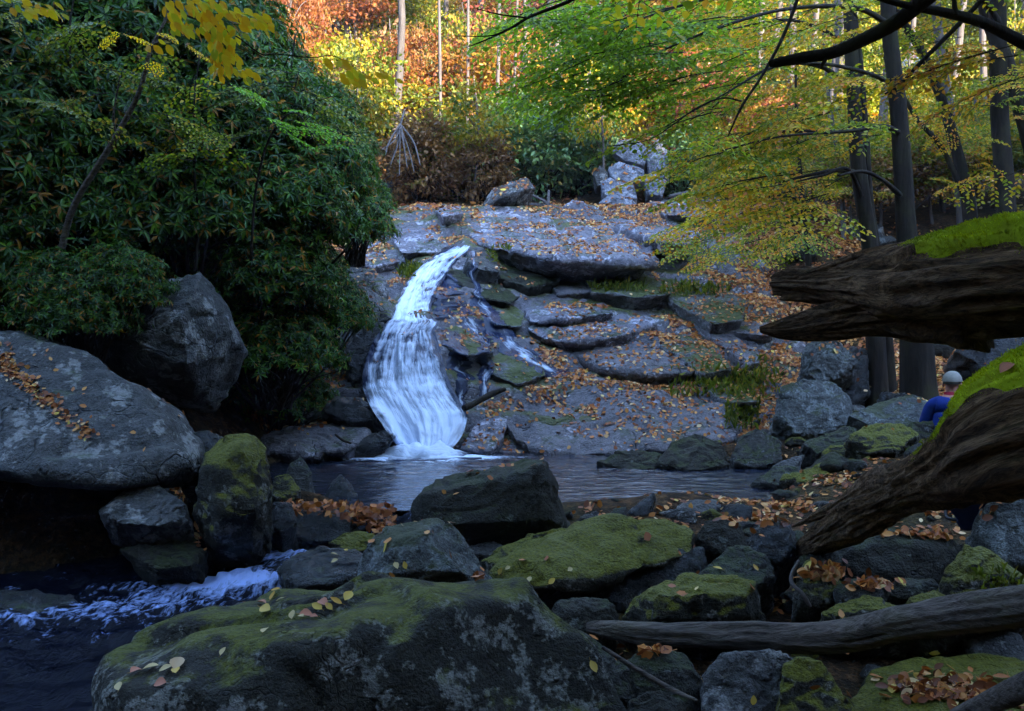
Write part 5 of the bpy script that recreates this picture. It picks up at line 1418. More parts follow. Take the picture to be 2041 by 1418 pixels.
# lower drooping sprays at the edge of the slope
r3 = root_at(1600, 520, 16.5, 'young_tree')
trunk_part([[(1612, 540, 9, 16.6), (1605, 440, 8, 16.5), (1595, 340, 6, 16.4), (1588, 240, 5, 16.3), (1585, 100, 3, 16.2)], [(1600, 400, 4, 16.5), (1540, 390, 3, 16), (1470, 430, 2, 15.5)], [(1598, 360, 4, 16.4), (1520, 340, 3, 15.8), (1440, 370, 2, 15.2)]], r3, sides=8, seed=40)
it = []
for px, py in [(1560, 400), (1500, 390), (1440, 420), (1480, 450), (1420, 460), (1530, 440), (1460, 350), (1520, 350), (1390, 440), (1580, 460), (1540, 480), (1450, 500), (1500, 310), (1560, 340), (1610, 420), (1620, 470), (1410, 480)]:
    for q in range(2): it.append(hang(px + random.uniform(-45, 45), py + random.uniform(-22, 22), random.uniform(14.5, 16.5), s=random.uniform(.6, .95), tb=random.choice([.2, .35, .5, .75]), drop=-.25))
crown_part(r3, it, 'gold')
tag(r3, 'thin young tree with drooping golden green sprays at the right edge of the slope', 'tree')
for lab, pths, d0, sd, sprs in [
    ('dark trunk near the right edge rising straight behind the mossy log', [[(2012, 700, 34, 15), (2006, 440, 27, 15), (1997, 300, 24, 15), (1990, 150, 23, 15), (1988, 0, 23, 15), (1985, -300, 20, 15)], [(2000, 60, 10, 15), (1975, 20, 8, 14.8), (1940, -20, 7, 14.5)]], 15, 50, [(1990, 60), (2030, 180), (1960, 240), (2020, 330)]),
    ('dark trunk curving up left behind the mossy log', [[(1945, 640, 24, 15.5), (1935, 440, 20, 15.5), (1912, 320, 16, 15.5), (1880, 210, 14, 15.5), (1840, 110, 12, 15.5), (1790, 30, 10, 15.5), (1740, -60, 8, 15.5)], [(1925, 400, 8, 15.5), (1880, 300, 7, 15.3), (1830, 240, 6, 15.1), (1800, 190, 5, 15), (1760, 110, 3, 15)]], 15.5, 60, [(1860, 60), (1900, 250), (1930, 150)]),
    ('lighter straight trunk between the curving one and the right edge one', [[(1930, 640, 26, 17.5), (1922, 440, 21, 17.5), (1903, 300, 17, 17.5), (1882, 160, 15, 17.5), (1868, 40, 13, 17.5), (1850, -200, 11, 17.5)]], 17.5, 70, [(1900, 120), (1950, 60), (1930, 330), (1950, 200)]),
    ('forked dark trunk top in the upper right corner', [[(2100, 560, 30, 16.5), (2060, 300, 26, 16.5), (2010, 140, 22, 16.5), (1965, 20, 20, 16.5), (1940, -120, 16, 16.5)]], 16.5, 80, [(2030, 60), (1970, 140), (2040, 250)])]:
    r_ = root_at(pths[0][0][0], pths[0][0][1], d0)
    trunk_part(pths, r_, seed=sd, mat='bark' if 'lighter' not in lab else 'bark_far')
    it = []
    for px, py in sprs:
        for q in range(3): it.append(hang(px + random.uniform(-60, 60), py + random.uniform(-40, 40), d0 + random.uniform(-1.5, .5), ang=random.uniform(0, 6.28), s=random.uniform(.6, 1.0), tb=random.choice([.35, .6, .8])))
    for q in range(24): it.append(hang(pths[0][-1][0] + random.uniform(-220, 220), random.uniform(-420, -60), d0 + random.uniform(-2, 2), ang=random.uniform(0, 6.28), s=1.3, tb=.5))
    crown_part(r_, it, 'gold')
    tag(r_, lab, 'tree', GR)
# sapling shrubs between trunks
r_ = root_at(1945, 440, 19, 'young_tree')
trunk_part([[(1950, 470, 6, 19), (1946, 330, 5, 19), (1944, 190, 4, 19)]], r_, sides=8, mat='bark_pale', seed=90)
crown_part(r_, [hang(random.uniform(1860, 2040), random.uniform(150, 420), random.uniform(17.5, 20), ang=random.uniform(0, 6.28), s=random.uniform(.6, 1.0), tb=random.choice([.3, .6, .8])) for q in range(26)], 'olive')
tag(r_, 'thin pale sapling with olive leaves left of the right edge trunk', 'tree')
r_ = root_at(1660, 480, 18, 'young_tree')
trunk_part([[(1682, 520, 8, 18), (1680, 420, 7, 18), (1668, 300, 6, 18), (1650, 180, 5, 18), (1640, 60, 4, 18)]], r_, sides=8, mat='bark_far', seed=95)
crown_part(r_, [hang(random.uniform(1560, 1800), random.uniform(150, 400), random.uniform(16.5, 19), ang=random.uniform(0, 6.28), s=random.uniform(.6, 1.0), tb=random.choice([.3, .6, .8])) for q in range(24)], 'olive')
tag(r_, 'thin grey sapling left of the paired dark trunks', 'tree')

# near tree whose limbs arch over the upper right corner; its own trunk stands outside the picture
NT = empty('beech_tree', (3.9, 5.6, hz(3.9, 5.6)))
tz = hz(3.9, 5.6)
tp = spline(np.array([[3.9, 5.6, tz - .3], [3.95, 5.6, 1.2], [3.9, 5.55, 2.8], [3.8, 5.4, 4.4], [3.7, 5.2, 7.5]]), 40)
V, Q = tube_arrays(tp, np.interp(np.linspace(0, 1, 40), [0, .1, 1], [.26, .19, .08]), 18)
link('trunk', np_mesh('trunk', V - np.array(NT.location), [Q], [M['bark']], smooth=True), NT)
def W2(px, py, h, d): return (px, py, h, d)
trunk_part([[(2420, 330, 34, 5.4), (2250, 190, 26, 5.3), (2100, 112, 19, 5.2), (2041, 86, 17, 5.2), (1960, 46, 15, 5.1), (1885, 26, 13, 5.0), (1810, 12, 10, 4.9), (1720, -12, 7, 4.8), (1600, -40, 4, 4.7)], [(1905, 32, 8, 5.0), (1902, 0, 6, 5), (1900, -50, 5, 5)]], NT, seed=110, name='limb')
trunk_part([[(2300, -420, 40, 4.6), (2080, -180, 32, 4.7), (1930, -70, 26, 4.8), (1840, 2, 22, 4.9), (1790, 42, 20, 5.0), (1730, 75, 18, 5.05), (1660, 105, 16, 5.1), (1600, 115, 15, 5.15), (1545, 126, 12, 5.2), (1538, 128, 9, 5.2)], [(1650, 112, 6, 5.1), (1640, 128, 5, 5.1), (1636, 138, 3, 5.1)]], NT, seed=115, name='limb')
it = []
for q in range(190):  # overhead sprays out of view, added to shade the foreground
    it.append(((random.uniform(-.5, 5.5), random.uniform(1.5, 7.5), random.uniform(4.6, 7.5)), (random.uniform(-1, 1), random.uniform(-1, 1), -.1), random.uniform(1.0, 1.5), random.choice([.3, .5, .7])))
it += [hang(px, py, 4.9, s=.45, tb=.8) for px, py in [(2030, 110), (2000, 95), (2050, 150), (2020, 90)]]
crown_part(NT, it, 'gold')
tag(NT, 'near tree outside the right edge whose thick dark limbs arch over the upper right corner', 'tree')
stick('bare_branch', 'thin straight bare branch slanting down left across the thickest trunk', [(1975, -20, 5, 6.5), (1920, 40, 5, 6.5), (1850, 110, 4.5, 6.5), (1790, 172, 3.5, 6.5), (1764, 188, 2, 6.5)], mat='bark', sides=8, n=40)
stick('bare_branch', 'long thin bare shoot hanging down through the green sprays', [(1600, -30, 4, 8.5), (1562, 70, 3.5, 8.5), (1520, 150, 3, 8.5), (1480, 210, 2.5, 8.5), (1452, 270, 1.5, 8.5)], mat='bark', sides=8, n=40,
      extra=([(1478, 202, 2, 8.5), (1440, 196, 1.8, 8.5), (1390, 215, 1.5, 8.5), (1340, 250, 1.2, 8.5), (1290, 280, 1.0, 8.5), (1215, 292, .8, 8.5)],))
stick('bare_branch', 'dark bare branch dipping left over the yellow woods at the top', [(1180, -25, 4, 8.2), (1130, 5, 4, 8.2), (1060, 32, 3.2, 8.2), (1020, 55, 2.5, 8.2), (980, 75, 1.8, 8.2), (930, 95, 1, 8.2)], mat='bark', sides=8, n=40,
      extra=([(1050, 36, 2.2, 8.2), (1000, 30, 1.5, 8.2), (950, 18, 1, 8.2)], [(1015, 58, 2, 8.2), (975, 72, 1.3, 8.2), (900, 72, .8, 8.2)]))

# unseen tree added behind the viewer, its dense crown darkens the foreground
SHADE_TREE = empty('beech_tree', (-2.2, -1.5, hz(-2.2, -1.5)))
tz = hz(-2.2, -1.5)
tp = spline(np.array([[-2.2, -1.5, tz - .3], [-2.2, -1.45, 1.5], [-2.1, -1.2, 4.0], [-2.0, -.8, 8.0]]), 30)
V, Q = tube_arrays(tp, np.interp(np.linspace(0, 1, 30), [0, .1, 1], [.28, .2, .07]), 16)
link('trunk', np_mesh('trunk', V - np.array(SHADE_TREE.location), [Q], [M['bark']], smooth=True), SHADE_TREE)
gl_ = []
for k in range(9):
    a = random.uniform(.1, 3.0); e = np.array([-2.1 + 5.5 * math.cos(a), -1 + 7.5 * math.sin(a), random.uniform(5.2, 7.2)])
    V, Q = tube_arrays(spline(np.array([tp[18], (tp[18] + e) / 2 + [0, 0, .5], e]), 12), np.linspace(.06, .01, 12), 6)
    link('limb', np_mesh('limb', V - np.array(SHADE_TREE.location), [Q], [M['bark']], smooth=True), SHADE_TREE)
it = [((random.uniform(-6.5, 2.5), random.uniform(-1, 7.5), random.uniform(5.7, 8.0)), (random.uniform(-1, 1), random.uniform(-.5, 1), -.1), random.uniform(1.1, 1.7), random.choice([.3, .5, .7])) for q in range(270)]
crown_part(SHADE_TREE, it, 'gold')
tag(SHADE_TREE, 'unseen tree added behind the viewpoint, its leafy crown shading the stream', 'tree')

# ---------------------------------------------------------------- left side saplings and branches
SA = root_at(110, 540, 9.2, 'sapling')
trunk_part([[(95, 640, 11, 9.0), (122, 500, 10, 9.0), (150, 405, 9, 8.9), (215, 300, 8.5, 8.8), (268, 205, 7, 8.7), (288, 150, 6, 8.65), (300, 100, 5, 8.6), (335, 25, 4, 8.6), (350, -60, 3, 8.6)], [(296, 95, 4, 8.6), (340, 68, 3, 8.5), (350, 40, 2, 8.4)], [(230, 262, 4, 8.8), (226, 230, 3, 8.7), (240, 150, 2, 8.6)]], SA, sides=10, seed=130, mat='driftwood')
crown_part(SA, [hang(px, py, 8.4, s=.35, tb=.35, ang=random.uniform(0, 6.28)) for px, py in [(225, 60), (300, 118), (360, 85), (330, 80), (235, 65)]], 'sprig', lib=SPRAYS_S)
tag(SA, 'slender leaning sapling in front of the dark thicket', 'tree')
for lab, base, pts_, mat_, n_ in [
    ('slim young tree with olive green leaves mixed into the top of the thicket', (165, 420, 9.6), [(60, 40), (130, 90), (210, 130), (90, 160), (250, 60), (160, 30), (40, 110), (190, 200), (120, 220)], 'olive', 2),
    ('slim young tree with dull golden leaves in the middle of the thicket', (390, 480, 10.0), [(380, 150), (440, 190), (330, 200), (420, 250), (360, 290), (470, 270), (300, 260), (400, 330)], 'gold', 1),
    ('slim young tree with green leaves at the upper right of the thicket', (560, 420, 11.2), [(560, 190), (600, 150), (620, 230), (530, 150), (650, 200), (580, 260), (510, 210)], 'olive', 2)]:
    r_ = root_at(base[0], base[1], base[2], 'young_tree')
    c_ = np.mean(np.array(pts_), 0)
    trunk_part([[(base[0], base[1] + 60, 5, base[2]), (base[0] + 6, base[1] - 60, 4.5, base[2]), ((base[0] + c_[0]) / 2, (base[1] + c_[1]) / 2, 4, base[2]), (c_[0], c_[1] - 40, 3, base[2]), (c_[0] + 10, c_[1] - 130, 2, base[2])]], r_, sides=7, seed=160, mat='bark')
    crown_part(r_, [hang(px + random.uniform(-30, 30), py + random.uniform(-25, 25), base[2] - random.uniform(.2, .9), ang=random.uniform(0, 6.28), s=random.uniform(.5, .8), tb=random.uniform(.15, .55)) for px, py in pts_ for q in range(n_)], mat_)
    tag(r_, lab, 'tree')
YB = empty('leafy_branch', P(330, -200, 4.6))
trunk_part([[(250, -260, 8, 4.7), (330, -60, 5, 4.6), (352, 18, 3, 4.55), (420, 48, 2.5, 4.5), (470, 72, 2.2, 4.5), (520, 108, 2, 4.5), (548, 108, 1.8, 4.5), (620, 115, 1.5, 4.5), (668, 113, 1.2, 4.5), (730, 150, .8, 4.5)], [(440, -60, 3, 4.5), (436, 10, 2, 4.5), (432, 60, 1.5, 4.45), (440, 120, 1, 4.4)]], YB, sides=7, seed=140, mat='twig')
gl = Geo(); C, D = [], []
for (x0, y0), (x1, y1), n in [((335, 5), (380, 50), 10), ((360, 20), (470, 70), 16), ((400, 0), (470, 20), 14), ((425, 10), (450, 140), 26), ((455, 60), (440, 130), 16), ((430, 75), (460, 125), 14), ((470, 30), (550, 40), 12), ((480, 40), (520, 45), 8), ((380, 10), (430, 60), 12), ((340, 45), (380, 65), 5),
                             ((650, 118), (730, 155), 9), ((670, 140), (780, 155), 9), ((355, 0), (420, 10), 10), ((470, 140), (500, 155), 4), ((350, 35), (365, 60), 4), ((300, 85), (320, 90), 3), ((20, 5), (120, 20), 14)]:
    n = int(n * 1.7)
    for k in range(n):
        t = (k + .5) / n
        C.append(P(x0 + (x1 - x0) * t + random.uniform(-20, 20), y0 + (y1 - y0) * t + random.uniform(-12, 12), 4.45 + random.uniform(-.15, .2)))
        s = 1 if k % 2 else -1
        dv = np.array([x1 - x0, 0, -(y1 - y0)]) / (abs(x1 - x0) + abs(y1 - y0) + 1)
        D.append(dv * .7 + np.array([s * .5 * abs(dv[2]) + random.uniform(-.2, .2), random.uniform(-.4, .4), -.45 - (.3 * s * abs(dv[0]))]))
C, D = np.array(C), np.array(D)
n = len(C)
L = rng.uniform(.038, .062, n)
V, Q = fine_leaf_arrays(C, D, norm(rng.normal(size=(n, 3)) * .4 + np.array([0, -.8, .55])), L, L * .56, .08, .15)
gl.add(V - np.array(YB.location), Q, np.repeat(rng.random(n), 12))
link('leaves', gl.mesh('leaves', LM['sprig'], False), YB)
tag(YB, 'thin branch with big bright yellow leaves hanging in at the top left', 'branch')
GB = root_at(520, 330, 10.0, 'sapling')
trunk_part([[(500, 520, 4, 10.2), (510, 380, 3.5, 10.0), (540, 270, 3, 9.7), (590, 225, 2, 9.4), (630, 290, 1.2, 9.3)]], GB, sides=6, seed=150, mat='twig')
crown_part(GB, [hang(px, py, 9.3, s=random.uniform(.35, .6), tb=random.uniform(.3, .7), ang=random.uniform(-1, 1), drop=-.1) for px, py in [(545, 245), (575, 240), (600, 250), (610, 270), (560, 265), (630, 290), (520, 240), (480, 190), (440, 160), (580, 222)]], 'lime', lib=SPRAYS_S)
tag(GB, 'small sapling with bright green leaves in front of the dark thicket', 'tree')
# ---------------------------------------------------------------- people and the pack
def skin_mesh(J, E, rad, subdiv=2, root=0):
    me = bpy.data.meshes.new('skin')
    me.from_pydata([tuple(map(float, j)) for j in J], E, []); me.update()
    o = bpy.data.objects.new('tmp_skin', me); COL.objects.link(o)
    o.modifiers.new('Skin', 'SKIN')
    for i, r in enumerate(rad):
        sv = me.skin_vertices[0].data[i]
        sv.radius = (r, r) if not hasattr(r, '__len__') else r
        sv.use_root = (i == root)
    sub = o.modifiers.new('Sub', 'SUBSURF'); sub.levels = subdiv
    dg = bpy.context.evaluated_depsgraph_get()
    out = bpy.data.meshes.new_from_object(o.evaluated_get(dg), depsgraph=dg)
    bpy.data.objects.remove(o)
    out.polygons.foreach_set('use_smooth', np.ones(len(out.polygons), bool))
    return out

def lathe_dome(rx, ry, rz, n=20, m=9, zmin=0.0):
    V = []; 
    for i in range(m):
        a = (math.pi / 2) * i / (m - 1) * (1 - zmin)
        for j in range(n):
            t = 2 * math.pi * j / n
            V.append((rx * math.cos(t) * math.cos(a), ry * math.sin(t) * math.cos(a), rz * math.sin(a)))
    Q = [(i * n + j, i * n + (j + 1) % n, (i + 1) * n + (j + 1) % n, (i + 1) * n + j) for i in range(m - 1) for j in range(n)]
    return V, Q

def person(loc, rz, label, jacket, cap, seated=True, scale=1.0):
    root = empty('person', loc); root.rotation_euler.z = rz; root.scale = (scale,) * 3
    # faces +y in its own space; z = 0 at the feet
    if seated:
        hip, seat = .46, True
        J = [(0, 0, hip), (0, .03, hip + .2), (0, .07, hip + .42), (0, .10, hip + .52), (0, .15, hip + .60), (0, .17, hip + .70), (0, .18, hip + .80)]
        R_ = [(.16, .12), (.15, .11), (.16, .11), (.09, .08), (.055, .055), (.078, .092), (.06, .075)]
        E = [(0, 1), (1, 2), (2, 3), (3, 4), (4, 5), (5, 6)]
        def chain(start, pts, rs):
            p = start
            for q, r in zip(pts, rs):
                J.append(q); R_.append((r, r)); E.append((p, len(J) - 1)); p = len(J) - 1
            return p
        for s in (-1, 1):
            e = chain(3, [(s * .19, .09, hip + .48), (s * .26, .10, hip + .22), (s * .22, .34, hip + .12), (s * .19, .40, hip + .11)], [.062, .05, .038, .03])
            w_ = J[e]
            for k in range(4):
                chain(e, [(w_[0] - s * (.03 - .02 * k), w_[1] + .07, w_[2]), (w_[0] - s * (.03 - .02 * k), w_[1] + .10, w_[2] - .02 - .004 * k), (w_[0] - s * (.028 - .02 * k), w_[1] + .11 - .006 * k, w_[2] - .045)], [.010, .009, .008])
            chain(e, [(w_[0] - s * .045, w_[1] + .03, w_[2] - .01), (w_[0] - s * .05, w_[1] + .065, w_[2] - .02)], [.012, .009])
            chain(0, [(s * .10, .05, hip - .01), (s * .13, .42, hip + .04), (s * .13, .44, .10), (s * .13, .46, .05), (s * .14, .62, .035)], [.085, .06, .045, .045, .035])
    else:
        hip = .92
        J = [(0, 0, hip), (0, 0, hip + .22), (0, 0, hip + .42), (0, 0, hip + .52), (0, .01, hip + .60), (0, .02, hip + .70), (0, .02, hip + .80)]
        R_ = [(.16, .11), (.14, .10), (.16, .11), (.09, .08), (.055, .055), (.075, .09), (.06, .075)]
        E = [(0, 1), (1, 2), (2, 3), (3, 4), (4, 5), (5, 6)]
        def chain(start, pts, rs):
            p = start
            for q, r in zip(pts, rs):
                J.append(q); R_.append((r, r)); E.append((p, len(J) - 1)); p = len(J) - 1
            return p
        for s in (-1, 1):
            e = chain(3, [(s * .18, 0, hip + .48), (s * .24, 0, hip + .20), (s * .25, .05, hip - .02), (s * .25, .07, hip - .08)], [.06, .046, .036, .03])
            w_ = J[e]
            for k in range(4):
                chain(e, [(w_[0], w_[1] + .025 - .018 * k, w_[2] - .07), (w_[0] - s * .01, w_[1] + .027 - .018 * k, w_[2] - .12 + .006 * k)], [.010, .008])
            chain(e, [(w_[0] - s * .02, w_[1] + .04, w_[2] - .03), (w_[0] - s * .02, w_[1] + .05, w_[2] - .07)], [.011, .009])
            chain(0, [(s * .10, 0, hip - .08), (s * .11, .02, .48), (s * .11, 0, .09), (s * .12, .02, .04), (s * .13, .17, .035)], [.09, .062, .045, .045, .035])
    nb = len(J)
    me = skin_mesh(J, E, R_); me.materials.append(M['skin']); link('body', me, root)
    hd = np.array(J[5])
    # garment shells follow the same skeleton, a little fuller
    keep = [i for i in range(nb)]
    arm = 3
    def sub(idx, grow, mat, name, edges=None):
        mp = {k: i for i, k in enumerate(idx)}
        me_ = skin_mesh([J[i] for i in idx], [(mp[a], mp[b_]) for a, b_ in E if a in mp and b_ in mp], [tuple(v + grow for v in R_[i]) for i in idx])
        me_.materials.append(M[mat]); return link(name, me_, root)
    per_side = (nb - 7) // 2
    a1, a2 = 7, 7 + per_side
    nl = 5
    sub([0, 1, 2, 3, a1, a1 + 1, a1 + 2, a2, a2 + 1, a2 + 2], .022, jacket, 'jacket')
    lg = [0] + list(range(a1 + per_side - nl, a1 + per_side - nl + 4)) + list(range(a2 + per_side - nl, a2 + per_side - nl + 4))
    sub(lg, .018, 'trousers', 'trousers')
    # collar, hair, cap
    V, Q = tube_arrays(np.array([np.array(J[4]) + [0, -.01, -.045], np.array(J[4]) + [0, .0, .02]]), [.085, .075], 16, cap=False)
    link('collar', np_mesh('collar', V, [Q], [M['scarf']], smooth=True), root)
    V, Q = lathe_dome(.088, .105, .10)
    V = np.array(V) + hd + [0, -.012, .01]
    link('hair', np_mesh('hair', V, [np.array(Q)], [M['hair']], smooth=True), root)
    V, Q = lathe_dome(.100, .118, .112); V = np.array(V) + hd + [0, -.002, .036]
    br = []
    for t in np.linspace(-1.1, 1.1, 11):
        br += [(math.sin(t) * .09, math.cos(t) * .10, .002), (math.sin(t) * .095, math.cos(t) * .10 + .075 * math.cos(t * 1.2), -.02)]
    br = np.array(br) + hd + [0, 0, .04]
    bq = np.array([(2 * i, 2 * i + 1, 2 * i + 3, 2 * i + 2) for i in range(10)])
    link('cap', np_mesh('cap', np.vstack([V, br]), [np.vstack([np.array(Q), bq + len(V)])], [M[cap]], smooth=True), root)
    # nose, ears, eyes, mouth shaped on the head
    for nm, c, r3 in [('nose', (0, .10, 0), (.014, .022, .022)), ('ear', (-.085, .0, 0), (.012, .022, .032)), ('ear', (.085, .0, 0), (.012, .022, .032))]:
        v, q = lathe_dome(r3[0], r3[1], r3[2], 10, 5)
        v = np.array(v); n_ = len(v); q = np.array(q)
        vv = np.vstack([v, v[10:] * [1, 1, -1]])
        m_ = np.where(np.arange(n_) < 10, np.arange(n_), np.arange(n_) + n_ - 10)
        link(nm, np_mesh(nm, vv + hd + c, [np.vstack([q, m_[q][:, ::-1]])], [M['skin']], smooth=True), root)
    return tag(root, label, 'person')

pp = P(1890, 830, 10.2)
pz = P(1884, 742, 10.2)[2] - 1.30
person((pp[0], pp[1], pz), R(-35), 'person in a blue jacket and pale cap sitting turned away behind the mossy log', 'jacket', 'cap')
# the stone the person sits on
rock('rock', 'flat stone the person in the blue jacket sits on', [(1800, 905), (1815, 850), (1880, 838), (1950, 850), (1965, 905), (1880, 925)], 10.1, .4, mat='stone', lean=.5, front=.05)
hp = P(1817, 200, 28.0)
person((hp[0], hp[1], hz(hp[0], hp[1])), R(150), 'tiny far off hiker with a blue cap between the trunks on the wooded hillside', 'shirt_pale', 'cap_blue', seated=False, scale=1.0)

def pack():
    o_ = P(1930, 1008, 5.9)
    root = empty('backpack', (o_[0], o_[1], o_[2]))
    r = np.random.default_rng(5)
    pts = [(x * .17 * (1 - .25 * (z > .2)), y * .10, z) for x in (-1, -.6, .6, 1) for y in (-1, 1) for z in (0, .10, .24)] + [(0, 0, .28), (-.08, -.13, .06), (.08, -.13, .06), (.08, -.12, .17), (-.08, -.12, .17)]
    me = hull_mesh(np.array(pts), .012, 4, .05, 77, .3, .3); me.materials.clear(); me.materials.append(M['pack']); link('bag', me, root)
    for s in (-1, 1):
        V, Q = tube_arrays(spline(np.array([(s * .07, .09, .25), (s * .10, .17, .20), (s * .11, .17, .10), (s * .10, .09, .03)]), 14), [.012] * 14, 8)
        link('strap', np_mesh('strap', V, [Q], [M['strap']], smooth=True), root)
    V, Q = tube_arrays(spline(np.array([(-.04, 0, .27), (-.03, 0, .32), (.03, 0, .32), (.04, 0, .27)]), 10), [.009] * 10, 8)
    link('grab_handle', np_mesh('grab_handle', V, [Q], [M['strap']], smooth=True), root)
    root.rotation_euler = (R(-40), R(60), R(20))
    tag(root, 'dark navy backpack lying on the leaves under the lower log, left of the lichened rock', 'backpack')
pack()

# ---------------------------------------------------------------- fallen leaves
ALL_BVH = BVHTree.FromPolygons([tuple(v) for v in np.concatenate(BV)], BF)
def litter(name, n, xr, yr, size, keep, mat='litter', seed=0, label=None, gap=0):
    r = np.random.default_rng(seed)
    X, Y = r.uniform(*xr, n), r.uniform(*yr, n)
    p = np.stack([X, Y, X * 0], -1)
    prob = keep(X, Y, p)
    ok = r.random(n) < prob
    C, N = [], []
    for x, y in zip(X[ok], Y[ok]):
        h = ALL_BVH.ray_cast(Vector((x, y, 30.0)), Vector((0, 0, -1)))
        if h[0] is None or h[1][2] < .45: continue
        if gap and h[2] >= N_TERRAIN and r.random() > gap: continue
        C.append(h[0]); N.append(h[1])
    C, N = np.array(C), np.array(N)
    m = len(C)
    Nn = norm(N + r.normal(size=(m, 3)) * .38)
    D = norm(np.cross(Nn, rand_dirs(m)))
    L = size * r.uniform(.6, 1.3, m)
    V, Q = leaf_arrays(C + N * .008 - D * (L / 2)[:, None], D, Nn, L, L * r.uniform(.5, .8, m), .12, -.12)
    t = r.random(m)
    me = np_mesh(name, V, [Q], [LM[mat]], tint=np.repeat(t, 2))
    return tag(link(name, me), label, kind='stuff')
def slope_keep(X, Y, p):
    a = fbm(p * 1.1, 3, 301); b_ = fbm(p * 3.5, 3, 305)
    return np.clip(.42 + .12 * np.clip(X, -1, 3) + a * 2.0 + b_ * 1.5, .02, 1) * np.where(np.abs(X + 1.45) + np.maximum(0, Y - 14) * .5 < .75, .12, 1) * .95
litter('leaf_litter', 140000, (-4.2, 6.5), (11.7, 22.5), .060, slope_keep, seed=1, gap=.2)
def bank_keep(X, Y, p):
    e = np.hypot((X - .15) / 3.0, (Y - 10.25) / 1.85); sd, lv = stream_at(X, Y)
    a = fbm(p * 1.3, 3, 311)
    return np.clip(.36 + a * 2.2 + fbm(p * 4, 3, 315) * 1.3, .02, 1) * (e > .98) * (sd > .9)
litter('leaf_litter', 22000, (-3.4, 6.5), (4.4, 12.5), .052, bank_keep, seed=2, gap=.14)
litter('leaf_litter', 26000, (-16, 22), (20, 46), .13, lambda X, Y, p: np.clip(.6 + fbm(p * .6, 3, 321) * .8, .1, 1), seed=3)
litter('leaf_litter', 7000, (4, 14), (11, 24), .08, lambda X, Y, p: np.clip(.6 + fbm(p * .9, 3, 331) * .9, .05, 1), seed=4)
# mats of wet leaves caught at the outlet of the pool
r = np.random.default_rng(9)
C = []
for (px, py), (sx, sy), n, d in [((620, 1012), (60, 8), 170, 7.9), ((735, 1030), (40, 16), 190, 7.9), ((1165, 1035), (28, 20), 130, 7.9), ((1215, 1050), (30, 10), 60, 7.7), ((770, 1055), (20, 14), 40, 7.7), ((695, 1022), (50, 10), 110, 7.9)]:
    for k in range(n):
        q = P(px + np.clip(r.normal(), -1.6, 1.6) * sx * .7, py + np.clip(r.normal(), -1.6, 1.6) * sy * .7, d + r.uniform(-.15, .25)); C.append(q)
C = np.array(C); m = len(C)
Nn = norm(r.normal(size=(m, 3)) * .5 + np.array([0, -.5, .8])); D = norm(np.cross(Nn, rand_dirs(m))); L = .065 * r.uniform(.6, 1.3, m)
V, Q = leaf_arrays(C, D, Nn, L, L * .62, .12, -.1)
tag(link('leaf_mat', np_mesh('leaf_mat', V, [Q], [LM['litter']], tint=np.repeat(r.random(m) * .75, 2))), kind='stuff')

# grass and ferns on the damp ledges
r = np.random.default_rng(77); C = []
for (cx, cy), (sx, sy), n in [((1420, 765), (75, 26), 420), ((1500, 760), (50, 35), 320), ((1010, 510), (30, 12), 500), ((1385, 580), (60, 10), 260), ((1480, 830), (30, 25), 320), ((820, 545), (22, 14), 260), ((1230, 575), (50, 8), 260), ((1990, 1165), (45, 28), 160), ((1860, 905), (50, 14), 300)]:
    for k in range(n):
        h, nn = hit_px(cx + np.clip(r.normal(), -1.8, 1.8) * sx * .6, cy + np.clip(r.normal(), -1.8, 1.8) * sy * .6, ALL_BVH)
        if h is not None and nn[2] > .25: C.append(h)
C = np.array(C); m = len(C)
D = norm(r.normal(size=(m, 3)) * .5 + np.array([0, -.1, 1.0])); L = r.uniform(.05, .16, m) * np.clip(C[:, 1] / 13, .4, 1)
V, Q = leaf_arrays(C, D, rand_dirs(m), L, L * .12, .1, .35)
tag(link('grass', np_mesh('grass', V, [Q], [LM['olive']], tint=np.repeat(np.clip(r.normal(.35, .2, m), 0, 1), 2))), kind='stuff')

# single leaves one can count in the foreground
one = []
for k in range(5):
    V, Q = fine_leaf_arrays(np.array([[-.5, 0, 0.]]), np.array([[1.0, 0, 0]]), np.array([[0, 0, 1.0]]), np.array([1.0]), np.array([.58 + .06 * k]), .12 + .04 * k, -.14 + .07 * k)
    st, sq = tube_arrays(np.array([[-.5, 0, 0], [-.62, .02, .02], [-.75, .05, .05]]), [.012, .010, .008], 6, cap=False)
    one.append(np_mesh('leaf', np.vstack([V, st]), [np.vstack([Q, sq + len(V)])], [LM['litter_yellow']], tint=np.concatenate([np.full(12, [.15, .4, .62, .8, 1.0][k]), np.full(len(sq), .2)])))
def leaf_at(px, py, size, k, label):
    h, n = hit_px(px, py, ALL_BVH)
    if h is None: return
    o = link('fallen_leaf', one[k], loc=h + n * .012)
    q = Vector(n).to_track_quat('Z', 'Y'); o.rotation_mode = 'QUATERNION'
    o.rotation_quaternion = q @ Quaternion((0, 0, 1), random.uniform(0, 6.28)) @ Quaternion((1, 0, 0), random.uniform(-.3, .3))
    o.scale = (size * random.uniform(.65, .9),) * 3
    return tag(o, label, 'leaf', 'single fallen leaves on the foreground rocks')
